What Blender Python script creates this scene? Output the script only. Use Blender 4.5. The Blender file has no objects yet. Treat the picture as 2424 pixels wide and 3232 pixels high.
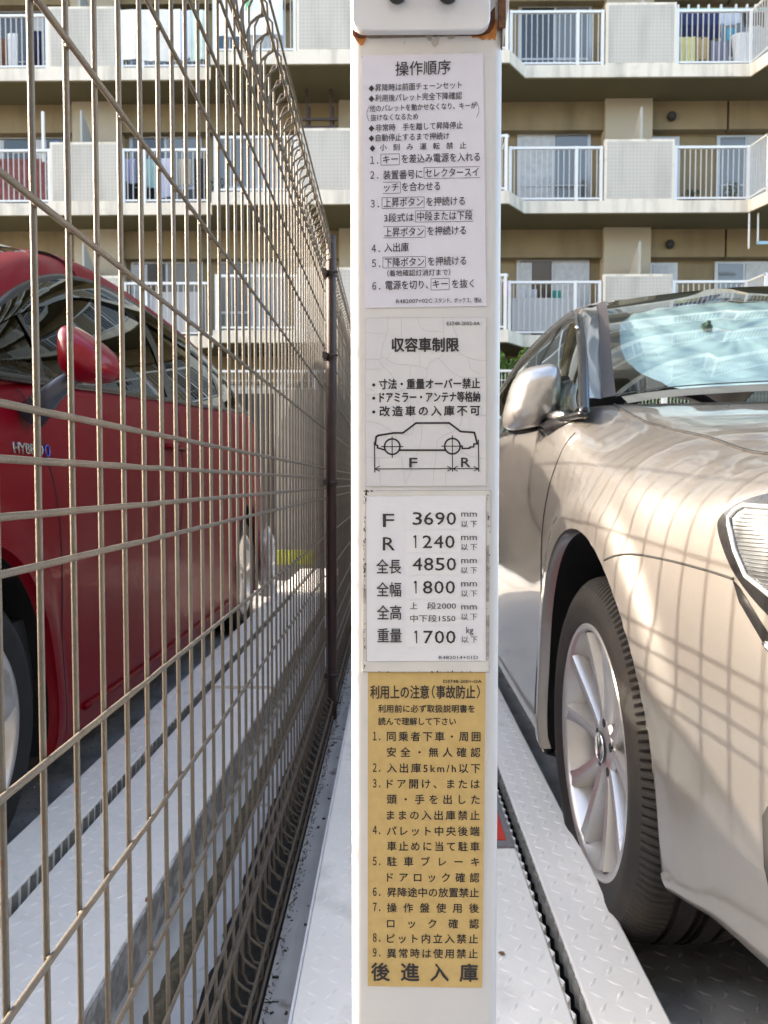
import bpy, math, random
import numpy as np
from mathutils import Vector, Matrix
from mathutils.bvhtree import BVHTree
from mathutils.geometry import delaunay_2d_cdt
random.seed(7); rng = np.random.default_rng(7)
S = bpy.context.scene
COL = S.collection

# ---------------------------------------------------------------- camera, sky, sun, exposure
CAM_Z = 0.82; PITCH = math.atan(95/2400); YAW = math.atan(28/2400)
cd = bpy.data.cameras.new('camera'); cam = bpy.data.objects.new('camera', cd); COL.objects.link(cam)
cd.sensor_fit = 'VERTICAL'; cd.sensor_height = 36; cd.lens = 36*2400/3232
cd.clip_start = 0.02; cd.clip_end = 500
cam.location = (0, 0, CAM_Z); cam.rotation_euler = (math.pi/2-PITCH, 0, YAW)
cd.dof.use_dof = True; cd.dof.focus_distance = 0.56; cd.dof.aperture_fstop = 24
S.camera = cam
SUN_EL = math.radians(23); SUN_AZ = math.radians(-77)          # azimuth from +Y towards +X
w = bpy.data.worlds.new('World'); S.world = w; w.use_nodes = True
nt = w.node_tree; bg = nt.nodes['Background']
sky = nt.nodes.new('ShaderNodeTexSky'); sky.sky_type = 'NISHITA'; sky.sun_disc = False
sky.sun_elevation = SUN_EL; sky.sun_rotation = SUN_AZ; sky.air_density = 1.0; sky.dust_density = 3.0; sky.ozone_density = 1.0
tint = nt.nodes.new('ShaderNodeVectorMath'); tint.operation = 'MULTIPLY'; tint.inputs[1].default_value = (1.05, 1.0, .93)   # camera white balance of a hazy sky
nt.links.new(sky.outputs[0], tint.inputs[0]); nt.links.new(tint.outputs[0], bg.inputs[0]); bg.inputs[1].default_value = 0.15
sd = bpy.data.lights.new('sun', 'SUN'); sun = bpy.data.objects.new('sun', sd); COL.objects.link(sun)
sd.energy = 2.0; sd.angle = math.radians(0.7); sd.color = (1.0, 0.87, 0.72)
sdir = Vector((math.cos(SUN_EL)*math.sin(SUN_AZ), math.cos(SUN_EL)*math.cos(SUN_AZ), math.sin(SUN_EL)))
sun.rotation_euler = sdir.to_track_quat('Z', 'Y').to_euler()
S.view_settings.view_transform = 'Standard'; S.view_settings.look = 'None'
S.view_settings.exposure = 2.6; S.view_settings.gamma = 1.0
S.view_settings.use_curve_mapping = False
S.cycles.max_bounces = 10; S.cycles.transparent_max_bounces = 16

# ---------------------------------------------------------------- materials
def lin(c):
    return tuple(((x/12.92) if x <= 0.04045 else ((x+0.055)/1.055)**2.4) for x in c)
MATS = {}
def mat(name, col, rough=0.6, metal=0.0, noise=0.0, nscale=20.0, bump=0.0, bscale=60.0, coat=0.0, spec=0.5, stain=None, rvar=0.0):
    if name in MATS: return MATS[name]
    m = bpy.data.materials.new(name); m.use_nodes = True; MATS[name] = m
    n = m.node_tree.nodes; l = m.node_tree.links; b = n['Principled BSDF']
    b.inputs['Base Color'].default_value = (*col, 1); b.inputs['Roughness'].default_value = rough
    b.inputs['Metallic'].default_value = metal; b.inputs['Coat Weight'].default_value = coat
    b.inputs['Coat Roughness'].default_value = 0.03; b.inputs['Specular IOR Level'].default_value = spec
    tc = n.new('ShaderNodeTexCoord')
    last = None
    if noise or rvar:
        t = n.new('ShaderNodeTexNoise'); t.inputs['Scale'].default_value = nscale; t.inputs['Detail'].default_value = 8
        l.new(tc.outputs['Object'], t.inputs['Vector'])
        if noise:
            r = n.new('ShaderNodeMapRange'); r.inputs['From Min'].default_value = .3; r.inputs['From Max'].default_value = .7
            r.inputs['To Min'].default_value = 1-noise; r.inputs['To Max'].default_value = 1+noise
            l.new(t.outputs['Fac'], r.inputs['Value'])
            mx = n.new('ShaderNodeVectorMath'); mx.operation = 'SCALE'; mx.inputs[0].default_value = col
            l.new(r.outputs[0], mx.inputs['Scale']); last = mx.outputs[0]
        if rvar:
            r2 = n.new('ShaderNodeMapRange'); r2.inputs['To Min'].default_value = rough-rvar; r2.inputs['To Max'].default_value = rough+rvar
            l.new(t.outputs['Fac'], r2.inputs['Value']); l.new(r2.outputs[0], b.inputs['Roughness'])
    if stain:
        scol, sscale, slo, shi = stain
        t3 = n.new('ShaderNodeTexNoise'); t3.inputs['Scale'].default_value = sscale; t3.inputs['Detail'].default_value = 10
        l.new(tc.outputs['Object'], t3.inputs['Vector'])
        r3 = n.new('ShaderNodeMapRange'); r3.inputs['From Min'].default_value = slo; r3.inputs['From Max'].default_value = shi
        l.new(t3.outputs['Fac'], r3.inputs['Value'])
        mm = n.new('ShaderNodeMix'); mm.data_type = 'RGBA'
        l.new(r3.outputs[0], mm.inputs[0]); mm.inputs[7].default_value = (*scol, 1)
        if last: l.new(last, mm.inputs[6])
        else: mm.inputs[6].default_value = (*col, 1)
        last = mm.outputs[2]
    if last: l.new(last, b.inputs['Base Color'])
    if bump:
        t2 = n.new('ShaderNodeTexNoise'); t2.inputs['Scale'].default_value = bscale; t2.inputs['Detail'].default_value = 5
        l.new(tc.outputs['Object'], t2.inputs['Vector'])
        bp = n.new('ShaderNodeBump'); bp.inputs['Strength'].default_value = bump; bp.inputs['Distance'].default_value = 0.002
        l.new(t2.outputs['Fac'], bp.inputs['Height']); l.new(bp.outputs[0], b.inputs['Normal'])
    return m
def glass(name, tint, gloss_min=0.04, rough=0.0, ior=1.5):
    if name in MATS: return MATS[name]
    m = bpy.data.materials.new(name); m.use_nodes = True; MATS[name] = m
    n = m.node_tree.nodes; l = m.node_tree.links; n.remove(n['Principled BSDF'])
    tr = n.new('ShaderNodeBsdfTransparent'); tr.inputs[0].default_value = (*tint, 1)
    gl = n.new('ShaderNodeBsdfGlossy'); gl.inputs['Roughness'].default_value = rough; gl.inputs[0].default_value = (.95, 1, .98, 1)
    fr = n.new('ShaderNodeLayerWeight'); fr.inputs[0].default_value = .5
    pw = n.new('ShaderNodeMath'); pw.operation = 'POWER'; pw.inputs[1].default_value = 4.5; l.new(fr.outputs['Facing'], pw.inputs[0])
    ad = n.new('ShaderNodeMath'); ad.operation = 'ADD'; ad.use_clamp = True; ad.inputs[1].default_value = gloss_min+.03
    l.new(pw.outputs[0], ad.inputs[0])
    mx = n.new('ShaderNodeMixShader'); l.new(ad.outputs[0], mx.inputs[0]); l.new(tr.outputs[0], mx.inputs[1]); l.new(gl.outputs[0], mx.inputs[2])
    l.new(mx.outputs[0], n['Material Output'].inputs[0])
    return m

M_ink = mat('ink', (.022, .022, .028), .5)
M_rust = mat('rust', (.22, .075, .02), .9, noise=.5, nscale=120, bump=.6, bscale=300)

# ---------------------------------------------------------------- mesh helpers
class MB:
    def __init__(s): s.v = []; s.f = []; s.mi = []
    def add(s, vs, fs, mi=0):
        o = len(s.v); s.v += [tuple(map(float, p)) for p in vs]
        s.f += [tuple(i+o for i in f) for f in fs]; s.mi += [mi]*len(fs); return s
    def box(s, x0, x1, y0, y1, z0, z1, mi=0):
        vs = [(x, y, z) for z in (z0, z1) for y in (y0, y1) for x in (x0, x1)]
        return s.add(vs, [(0, 2, 3, 1), (4, 5, 7, 6), (0, 1, 5, 4), (2, 6, 7, 3), (0, 4, 6, 2), (1, 3, 7, 5)], mi)
    def tube(s, pts, r, n=8, closed=False, mi=0, caps=True):
        P = [Vector(p) for p in pts]; m = len(P); rr = r if hasattr(r, '__len__') else [r]*m
        vs = []; up = None
        for i, p in enumerate(P):
            a = P[(i-1) % m] if (closed or i > 0) else p; b = P[(i+1) % m] if (closed or i < m-1) else p
            t = (b-a).normalized()
            if up is None:
                up = Vector((0, 0, 1)) if abs(t.z) < .9 else Vector((1, 0, 0))
            u = t.cross(up).normalized(); up = u.cross(t).normalized()
            for k in range(n):
                an = 2*math.pi*k/n
                vs.append(p+(u*math.cos(an)+up*math.sin(an))*rr[i])
        fs = []
        for i in range(m if closed else m-1):
            j = (i+1) % m
            for k in range(n):
                fs.append((i*n+k, i*n+(k+1) % n, j*n+(k+1) % n, j*n+k))
        if caps and not closed: fs += [tuple(range(n))[::-1], tuple((m-1)*n+k for k in range(n))]
        return s.add(vs, fs, mi)
    def grid(s, G, mi=0, closeu=False, flip=False):
        G = np.asarray(G, float); a, b = G.shape[:2]
        fs = []
        for i in range(a if closeu else a-1):
            i2 = (i+1) % a
            for j in range(b-1):
                q = (i*b+j, i2*b+j, i2*b+j+1, i*b+j+1)
                fs.append(q[::-1] if flip else q)
        return s.add(G.reshape(-1, 3), fs, mi)
    def prism(s, poly, axis, a0, a1, mi=0):
        n = len(poly)
        def P(u, v, a):
            return {'x': (a, u, v), 'y': (u, a, v), 'z': (u, v, a)}[axis]
        vs = [P(u, v, a0) for u, v in poly]+[P(u, v, a1) for u, v in poly]
        fs = [tuple(range(n))[::-1], tuple(range(n, 2*n))]+[(i, (i+1) % n, n+(i+1) % n, n+i) for i in range(n)]
        return s.add(vs, fs, mi)
    def mesh(s, name, mats, smooth=False, angle=None):
        me = bpy.data.meshes.new(name); me.from_pydata(s.v, [], s.f)
        for m in (mats if isinstance(mats, (list, tuple)) else [mats]): me.materials.append(m)
        if any(s.mi): me.polygons.foreach_set('material_index', s.mi)
        if smooth: me.polygons.foreach_set('use_smooth', [True]*len(me.polygons))
        if smooth and angle: me.set_sharp_from_angle(angle=math.radians(angle))
        me.update(); return me
    def obj(s, name, mats, parent=None, smooth=False, angle=None, **kw):
        return link(name, s.mesh(name, mats, smooth, angle), parent, **kw)
def link(name, data, parent=None, label=None, cat=None, group=None, kind=None, loc=None, rot=None):
    o = bpy.data.objects.new(name, data); COL.objects.link(o)
    if parent is not None:
        o.parent = parent
    if loc is not None: o.location = loc
    if rot is not None: o.rotation_euler = rot
    for k, v in (('label', label), ('category', cat), ('group', group), ('kind', kind)):
        if v: o[k] = v
    return o
def thing(name, label, cat, loc=(0, 0, 0), group=None, rot=None):
    return link(name, None, None, label, cat, group, None, loc, rot)
def bevel(o, wdt=0.002, seg=2):
    md = o.modifiers.new('bevel', 'BEVEL'); md.width = wdt; md.segments = seg; md.limit_method = 'ANGLE'
    return o
def catmull(P, n):
    P = np.asarray(P, float); m = len(P); out = []
    for i in range(m-1):
        p0 = P[max(i-1, 0)]; p1 = P[i]; p2 = P[i+1]; p3 = P[min(i+2, m-1)]
        for k in range(n):
            t = k/n
            out.append(.5*((2*p1)+(-p0+p2)*t+(2*p0-5*p1+4*p2-p3)*t*t+(-p0+3*p1-3*p2+p3)*t**3))
    out.append(P[-1]); return np.array(out)
def pchip(x, Y, xi):
    x = np.asarray(x, float); Y = np.asarray(Y, float); sh = Y.shape[1:]
    Yf = Y.reshape(len(x), -1); h = np.diff(x)[:, None]; d = np.diff(Yf, axis=0)/h
    m = np.zeros_like(Yf)
    w1 = 2*h[1:]+h[:-1]; w2 = h[1:]+2*h[:-1]
    same = (d[1:]*d[:-1]) > 0
    with np.errstate(divide='ignore', invalid='ignore'):
        mm = (w1+w2)/(w1/d[:-1]+w2/d[1:])
    m[1:-1] = np.where(same, mm, 0); m[0] = d[0]; m[-1] = d[-1]
    xi = np.asarray(xi, float); i = np.clip(np.searchsorted(x, xi)-1, 0, len(x)-2)
    t = ((xi-x[i])/h[i, 0])[:, None]; H = h[i]
    r = (1+2*t)*(1-t)**2*Yf[i]+t*(1-t)**2*H*m[i]+t*t*(3-2*t)*Yf[i+1]+t*t*(t-1)*H*m[i+1]
    return r.reshape((len(xi),)+sh)
def lathe(prof, n, axis_pt=(0, 0, 0), mod=None):
    """profile of (x, r) spun about the X axis"""
    G = []
    for k in range(n):
        a = 2*math.pi*k/n
        row = []
        for j, (x, r) in enumerate(prof):
            rr = r+(mod(k, j) if mod else 0)
            row.append((axis_pt[0]+x, axis_pt[1]+rr*math.cos(a), axis_pt[2]+rr*math.sin(a)))
        G.append(row)
    return G
R0 = Matrix.Rotation(YAW, 3, 'Z') @ Matrix.Rotation(math.pi/2-PITCH, 3, 'X')
def at(px, py, Y):
    """point of the photograph's pixel grid on the vertical plane y=Y"""
    d = R0 @ Vector(((px-1212)/2400, -(py-1616)/2400, -1))
    t = Y/d.y
    return Vector((d.x*t, Y, CAM_Z+d.z*t))

# ================================================================ SETTING: ground
ground = MB().box(-60, 60, -40, 60, -.5, -.14).obj('ground', mat('asphalt', (.14, .138, .13), .9, noise=.25, nscale=6, bump=.5, bscale=80), kind='structure')

# curb strips beside the fence
M_conc = mat('painted_concrete', (.42, .42, .40), .85, noise=.10, nscale=9, bump=.3, bscale=150, stain=((.13, .11, .08), 14, .62, .75))
M_conc2 = mat('bare_concrete', (.36, .355, .34), .9, noise=.14, nscale=11, bump=.4, bscale=120, stain=((.16, .15, .13), 22, .60, .72))
M_soil = mat('black_soil', (.009, .0085, .006), 1, noise=.5, nscale=60, bump=1, bscale=260)
MB().box(-.417, -.352, -2, 7.0, -.139, .022).obj('grey_painted_curb', M_conc, kind='structure')
MB().box(-.352, -.285, -2, 7.0, -.139, .012).obj('inner_concrete_curb', mat('pale_concrete', (.46, .47, .48), .8, noise=.08, nscale=12, stain=((.2, .17, .12), 18, .62, .72)), kind='structure')
# dirt line in the corner of the two curbs, uneven
def ragged(name, x0, x1, y0, y1, z, m, amp, step=.02, thick=.006, xmid_drift=0, lab=None):
    b = MB(); ys = np.arange(y0, y1, step); n = len(ys)
    a = np.cumsum(rng.normal(0, amp*.5, n)); a -= np.linspace(a[0], a[-1], n); a = np.clip(a, -amp, amp)+rng.normal(0, amp*.25, n)
    c = np.cumsum(rng.normal(0, amp*.5, n)); c -= np.linspace(c[0], c[-1], n); c = np.clip(c, -amp, amp)+rng.normal(0, amp*.25, n)
    G = [[(x0+a[i]-.004, y, z-.01), (x0+a[i], y, z+thick*.4), ((x0+x1)/2, y, z+thick+rng.uniform(0, thick)), (x1+c[i], y, z+thick*.4), (x1+c[i]+.004, y, z-.01)] for i, y in enumerate(ys)]
    b.grid(G, flip=True); return b.obj(name, m, smooth=True, kind='stuff')
ragged('brown_dirt', -.362, -.338, -1, 6.8, .021, mat('brown_dirt', (.11, .09, .055), 1, noise=.4, nscale=70, bump=1, bscale=220), .006)
ragged('soil', -.285, -.183, -1, 6.8, .035, M_soil, .008, thick=.008)
MB().box(-.285, -.19, -1.5, 7, -.139, .034).obj('gutter_bed', M_soil, kind='structure')
# grey steel/concrete strip between soil and deck plate
MB().box(-.19, -.139, -2, 7.0, -.139, .052).obj('grey_edge_strip', M_conc2, kind='structure')

# ================================================================ parking pallets (checker plate decks)
M_wplate = mat('white_paint_steel', (.87, .85, .79), .42, noise=.05, nscale=5, bump=.15, bscale=90, stain=((.50, .48, .44), 5, .60, .80))
M_tplate = mat('bare_track_steel', (.36, .375, .39), .5, metal=.1, noise=.18, nscale=8, bump=.15, bscale=120, stain=((.18, .17, .16), 6, .5, .75))
M_hole = mat('black_gap', (.008, .008, .008), .9)
def lugs(x0, x1, y0, y1, z, m, parent, pitch=.027, name='tread_lugs', h=.0020):
    vs = []; fs = []
    ang = (math.radians(55), math.radians(-35))
    ny = int((y1-y0)/pitch); nx = int((x1-x0)/pitch)
    L, W = .0145, .0034
    for j in range(ny):
        for i in range(nx):
            x = x0+(i+.5)*(x1-x0)/nx; y = y0+(j+.5)*pitch; a = ang[(i+j) & 1]
            ca, sa = math.cos(a), math.sin(a); o = len(vs)
            for u, v, zz in ((-L, 0, 0), (0, -W, 0), (L, 0, 0), (0, W, 0), (-L*.45, 0, h), (L*.45, 0, h)):
                vs.append((x+u*ca-v*sa, y+u*sa+v*ca, z+zz))
            fs += [(o, o+1, o+4), (o+1, o+5, o+4), (o+1, o+2, o+5), (o+2, o+3, o+5), (o+3, o+4, o+5), (o+3, o, o+4)]
    me = bpy.data.meshes.new(name); me.from_pydata(vs, [], fs); me.materials.append(m)
    me.polygons.foreach_set('use_smooth', [True]*len(me.polygons))
    return link(name, me, parent, kind='stuff')
def serrated(x, y0, y1, z0, z1, m, parent, sgn, name='serrated_edge'):
    """cut edge of checker plate: small teeth leaning along the gap"""
    b = MB(); y = y0
    while y < y1:
        b.add([(x, y, z0), (x+sgn*.006, y+.012, z0), (x, y+.024, z0), (x, y+.010, z1), (x+sgn*.006, y+.022, z1), (x, y+.034, z1)],
              [(0, 1, 4, 3), (1, 2, 5, 4), (3, 4, 5)])
        y += .034
    return b.obj(name, m, parent)
PT = .10
# --- middle deck (carries the control post) : between the fence strip and the gap
mid = thing('deck_plate', 'white checker plate deck the control post stands on, between fence gutter and black gap', 'steel deck', (0, 0, 0))
bevel(MB().box(-.135, .242, .15, 6.3, .02, PT).obj('plate', M_wplate, mid), .003)
lugs(-.128, .236, .3, 6.2, PT, M_wplate, mid)
serrated(.242, .2, 6.2, PT-.03, PT, M_wplate, mid, 1)
MB().box(-.139, -.1352, .15, 6.3, .05, PT+.001).obj('edge_trim', mat('bright_edge', (.75, .76, .78), .35), mid)
# --- right pallet : side beam, wheel track, far side beam
rp = thing('parking_pallet', 'white and grey steel parking pallet under the silver car', 'parking pallet')
sb = bevel(MB().box(.2675, .372, .15, 6.3, .072, PT).obj('side_beam', M_wplate, rp), .004, 3)
lugs(.272, .366, .3, 6.2, PT, M_wplate, rp)
serrated(.2665, .2, 6.2, .070, PT-.002, mat('beam_side_steel', (.22, .22, .205), .6, noise=.35, nscale=40), rp, -1)
MB().box(.270, .371, .15, 6.3, -.05, .0715).obj('beam_web', mat('web_dark', (.012, .012, .011), .9), rp)
MB().box(.372, .80, .15, 6.3, -.05, -.002).obj('wheel_track', M_tplate, rp)
lugs(.378, .80, .5, 5.6, -.002, M_tplate, rp, pitch=.034, h=.0026)
MB().box(.80, 1.72, .15, 6.3, -.05, .07).obj('centre_deck', M_wplate, rp)
MB().box(1.72, 2.14, .15, 6.3, -.05, -.002).obj('wheel_track', M_tplate, rp)
MB().box(2.14, 2.25, .15, 6.3, -.05, PT).obj('side_beam', M_wplate, rp)
# --- left pallet, under the red car
lp = thing('parking_pallet', 'white and grey steel parking pallet under the red car', 'parking pallet', group=None)
bevel(MB().box(-.767, -.665, .15, 6.3, -.02, PT).obj('side_beam', M_wplate, lp), .004, 3)
lugs(-.761, -.671, .5, 6.2, PT, M_wplate, lp)
serrated(-.665, .5, 6.2, -.01, PT-.004, mat('beam_side_steel', (.40, .40, .38), .55), lp, 1)
MB().box(-1.22, -.767, .15, 6.3, -.05, -.002).obj('wheel_track', M_tplate, lp)
lugs(-1.2, -.772, .8, 5.6, -.002, M_tplate, lp, pitch=.034, h=.0026)
MB().box(-2.1, -1.22, .15, 6.3, -.05, .07).obj('centre_deck', M_wplate, lp)
MB().box(-2.55, -2.1, .15, 6.3, -.05, -.002).obj('wheel_track', M_tplate, lp)
MB().box(-2.66, -2.55, .15, 6.3, -.05, PT).obj('side_beam', M_wplate, lp)
# --- two fixed plates between groove and curb, split by a cross gap
for k, (ya, yb) in enumerate(((.15, 2.62), (2.66, 6.3))):
    t = thing('deck_plate', ('white checker plate by the fence, nearer one before the cross gap', 'white checker plate by the fence, farther one past the cross gap')[k], 'steel deck')
    bevel(MB().box(-.635, -.421, ya, yb, .02, PT).obj('plate', M_wplate, t), .003)
    lugs(-.628, -.43, max(ya, .6), yb-.01, PT, M_wplate, t)
    # worn concrete-grey edge and thin white angle
    MB().box(-.4207, -.4165, ya, yb, .022, PT-.003).obj('edge_trim', mat('worn_edge', (.30, .29, .27), .8, noise=.3, nscale=50, stain=((.5, .5, .5), 30, .5, .6)), t)
    for q, (yy, sc) in enumerate(((.84, 1), (.80, .8), (.96, .8), (1.28, .6)) if k == 0 else ()):
        a = MB(); c = Vector((-.4235, yy, PT+.0012)); pts = [c+Vector((.006*sc*math.cos(u)*rng.uniform(.6, 1.3), .014*sc*math.sin(u)*rng.uniform(.6, 1.3), 0)) for u in np.linspace(0, 6.28, 12)[:-1]]
        a.add([tuple(p) for p in pts], [tuple(range(len(pts)))]); a.obj('rust_patch', M_rust, t)
# seam band of a mounting plate on the left pallet
# small dry leaf on the deck, little debris on the strip
lf = MB(); lf.add([(0, -.006, 0), (.0035, -.003, .0015), (.004, .002, .001), (0, .006, 0), (-.0035, .002, .0014), (-.004, -.003, .001)], [(0, 1, 2, 3), (0, 3, 4, 5)])
lf.obj('seed_husk', mat('dry_leaf', (.20, .11, .05), .8), label='tiny brown seed husk lying on the white deck plate right of the post', cat='husk', loc=(.166, 1.134, PT+.0015), rot=(0, 0, 1.2))
deb = MB()
for i in range(70):
    x = rng.uniform(-.185, -.145); y = rng.uniform(.9, 4.5); r = rng.uniform(.0006, .0024)
    a = rng.uniform(0, 3.1); l = r*rng.uniform(1, 2.5)
    if i % 9 == 0: l = .014; r = .0008; x = -.182
    deb.box(-l, l, -r, r, 0, r)
    for q in range(8):
        vx, vy, vz = deb.v[-8+q]
        deb.v[-8+q] = (x+vx*math.cos(a)-vy*math.sin(a), y+vx*math.sin(a)+vy*math.cos(a), .0525+vz)
deb.obj('dirt_crumbs', mat('crumbs', (.04, .035, .028), 1), kind='stuff')
# moss fringe along the soil
ms = MB()
for i in range(1600):
    y = rng.uniform(.9, 6); x = -.183+rng.normal(0, .004); h = rng.uniform(.002, .006)
    z = .04 if x < -.19 else .0525
    dx, dy = rng.normal(0, .004, 2)
    ms.add([(x-.001, y, z), (x+.001, y+.001, z), (x+dx, y+dy, z+h)], [(0, 1, 2)])
ms.obj('moss_fringe', mat('moss', (.03, .03, .018), 1), kind='stuff')

# red and grey floor sign on the middle deck
fs_ = thing('floor_sign', 'flat grey floor sign with red panel on the white deck beside the black gap', 'floor sign')
MB().box(.07, .2395, 1.47, 2.0, PT+.002, PT+.0042).obj('backing', mat('grey_mat', (.20, .195, .20), .7, noise=.1, nscale=60), fs_)
MB().box(.10, .2265, 1.495, 1.96, PT+.0045, PT+.006).obj('red_panel', mat('red_print', (.62, .045, .025), .5), fs_)

# ================================================================ MESH FENCE
M_wire = mat('fence_wire_beige', (.108, .091, .070), .5, noise=.14, nscale=40, bump=.3, bscale=300, stain=((.11, .055, .03), 60, .64, .70))
M_brown = mat('fence_post_brown', (.034, .017, .016), .5, noise=.12, nscale=30, bump=.2, bscale=200)
FX = -.219; WR = .0022
def vprofile():
    top = [(0, .676), (.004, .688), (.014, .697), (.022, .702), (.0225, .725), (.0215, .748), (.012, .760), (.000, .757), (-.007, .742), (-.007, .690), (-.004, .667)]
    half = [(x, z) for x, z in top]
    return [(x, -z) for x, z in reversed(half)]+[(0, -.3), (0, 0), (0, .3)]+half
VP = vprofile()
HW = [.043, .0125, -.0195, -.051, .169, .291, .420, .508, .598, .638, -.174, -.300, -.423, -.510, -.594, -.642]
HF = [(.022+.0046, .703), (.0225+.0044, .750), (-.007-.0046, .675), (.022+.0046, -.703), (.0225+.0044, -.750), (-.007-.0046, -.675)]
vw = MB().tube([(x, 0, CAM_Z+z) for x, z in VP], WR, 8).mesh('vertical_wire', M_wire, True)
def wire_mesh(L):
    n = int(L/.05)*2
    ys = np.linspace(0, L, n); j = rng.normal(0, .00012, (n, 2)); r = WR*1.05+rng.normal(0, .00008, n)
    return MB().tube([(j[i, 0], ys[i], j[i, 1]) for i in range(n)], list(r), 8).mesh('horizontal_wire', M_wire, True)
def panel(y0, y1, lab):
    t = thing('mesh_fence_panel', lab, 'fence panel', (FX, y0, 0))
    n = int(round((y1-y0)/.05))
    for i in range(n+1):
        o = link('vertical_wire', vw, t, loc=(rng.normal(0, .0003), i*.05 + .013, 0)); o.rotation_euler = (rng.normal(0, .0006), 0, 0)
    hw = wire_mesh(y1-y0)
    for h in HW: link('horizontal_wire', hw, t, loc=(WR*2-.0002, 0, CAM_Z+h))
    for dx, h in HF: link('fold_wire', hw, t, loc=(dx, 0, CAM_Z+h))
    wb_ = MB()
    for i in range(n+1):
        for h in HW:
            y, z = i*.05+.013, CAM_Z+h; r = .0021*rng.uniform(.6, 1.3); x = WR*1.0; dy = .0022*rng.choice([-1, 1])
            wb_.add([(x-r, y+dy, z), (x+r*1.2, y+dy, z), (x, y+dy-r, z), (x, y+dy+r, z), (x, y+dy, z-r), (x, y+dy, z+r)], [(0, 2, 5), (2, 1, 5), (1, 3, 5), (3, 0, 5), (2, 0, 4), (1, 2, 4), (3, 1, 4), (0, 3, 4)])
    if y0 < 3: wb_.obj('weld_points', M_wire, t, smooth=True, kind='stuff')
    return t
panel(.105, 2.405, 'nearest beige wire mesh fence panel, in front of the red car')
panel(2.475, 4.825, 'second beige wire mesh fence panel, just past the brown post')
panel(4.895, 6.845, 'far beige wire mesh fence panel, hidden mostly behind white post')
def fpost(y, lab):
    t = thing('fence_post', lab, 'fence post', (FX+.023, y, 0))
    MB().tube([(0, 0, -.1), (0, 0, CAM_Z+.775)], .0150, 20).obj('pole', M_brown, t, smooth=True, angle=50)
    MB().grid(lathe([(0, 0.0001), (.006, .006), (.010, .012), (.008, .0165), (0, .0165)], 16)).obj('cap', M_brown, t, smooth=True, loc=(0, 0, CAM_Z+.77), rot=(0, -math.pi/2, 0))
    for z in (-.62, -.002, .40, .66):
        c = MB().tube([(0, 0, CAM_Z+z-.009), (0, 0, CAM_Z+z+.009)], .0185, 16)
        c.box(-.030, -.012, -.034, .034, CAM_Z+z-.009, CAM_Z+z+.009).tube([(.0, -.026, CAM_Z+z), (.022, -.026, CAM_Z+z)], .005, 6)
        c.obj('clamp', mat('clamp_dark', (.04, .028, .026), .6), t, smooth=True, angle=40)
fpost(2.44, 'brown steel fence post between the two nearest mesh panels')
fpost(4.86, 'farther brown fence post behind the white control post')
fpost(.07, 'brown fence post beside the camera at the near end of the fence')
fpost(6.88, 'last brown fence post at the grey end wall')

# ================================================================ CONTROL POST with labels
PY = .513
M_post = mat('post_paint', (.60, .605, .63), .38, noise=.015, nscale=30, bump=.06, bscale=220)
post = thing('control_post', 'white square steel control post covered with operating instruction labels', 'control post', (.022, PY+.05, 0))
def rrect(w_, d_, r, n=5):
    pts = []
    for cx, cy, a0 in ((w_-r, d_-r, 0), (-w_+r, d_-r, 90), (-w_+r, -d_+r, 180), (w_-r, -d_+r, 270)):
        for k in range(n+1):
            a = math.radians(a0+90*k/n); pts.append((cx+r*math.cos(a), cy+r*math.sin(a)))
    return pts
MB().prism(rrect(.0505, .05, .0075, 7), 'z', 0.02, 1.30).obj('shaft', M_post, post, smooth=True, angle=30)
MB().box(-.075, .075, -.07, .07, PT+.001, PT+.008).obj('base_plate', M_post, post)
# box cover at the top of the frame
def W2P(v): return (v[0]-.022, v[1]-(PY+.05), v[2])
a = at(1112, 103, PY-.006); b_ = at(1547, 96, PY-.006)
cx = (a.x+b_.x)/2; wd = (b_.x-a.x)/2; zb = (a.z+b_.z)/2
def rr_xz(x0, x1, z0, z1, r, n=6):
    pts = []
    for X, Z, a0 in ((x1-r, z1-r, 0), (x0+r, z1-r, 90), (x0+r, z0+r, 180), (x1-r, z0+r, 270)):
        for k in range(n+1):
            q = math.radians(a0+90*k/n); pts.append((X+r*math.cos(q), Z+r*math.sin(q)))
    return pts
M_box = mat('control_box_face', (.66, .69, .76), .33, metal=.2, noise=.02, nscale=50, bump=.05, bscale=300)
bx = MB().prism(rr_xz(cx-wd-.022, cx+wd-.022, zb, zb+.20, .008), 'y', -.0575, -.0515).obj('control_box_cover', M_box, post, smooth=True, angle=30)
bevel(bx, .0008, 2)
MB().prism(rr_xz(cx-wd-.022+.003, cx+wd-.022-.002, zb+.002, zb+.198, .007), 'y', -.0516, -.0495).obj('box_gasket', mat('gasket', (.06, .045, .035), .8, noise=.4, nscale=90), post)
for px in (1253, 1413):
    c = at(px, -14, PY-.0075)
    k_ = MB().grid(lathe([(0, .0001), (0, .0052), (.0012, .0062), (.010, .0058), (.0112, .0045), (.0112, .0001)], 24))
    k_.obj('key_switch', mat('black_plastic', (.012, .012, .013), .4), post, smooth=True, angle=40, loc=W2P(c), rot=(0, 0, -math.pi/2))
# side hinge flap of the box, on the right side
e0 = at(1578, 0, PY); 
fl = MB(); fl.prism([(.0505, zb+.20), (.056, zb+.20), (.0552, zb+.03), (.0503, zb-.006), (.0497, zb+.01)], 'y', -.052, -.020)
fl.obj('hinge_flap', M_post, post)
MB().box(.0470, .0515, -.0535, -.0495, zb+.004, zb+.20).obj('rust_seam', mat('seam_rust', (.13, .06, .03), .9, noise=.5, nscale=150, bump=.8, bscale=300), post)
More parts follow.
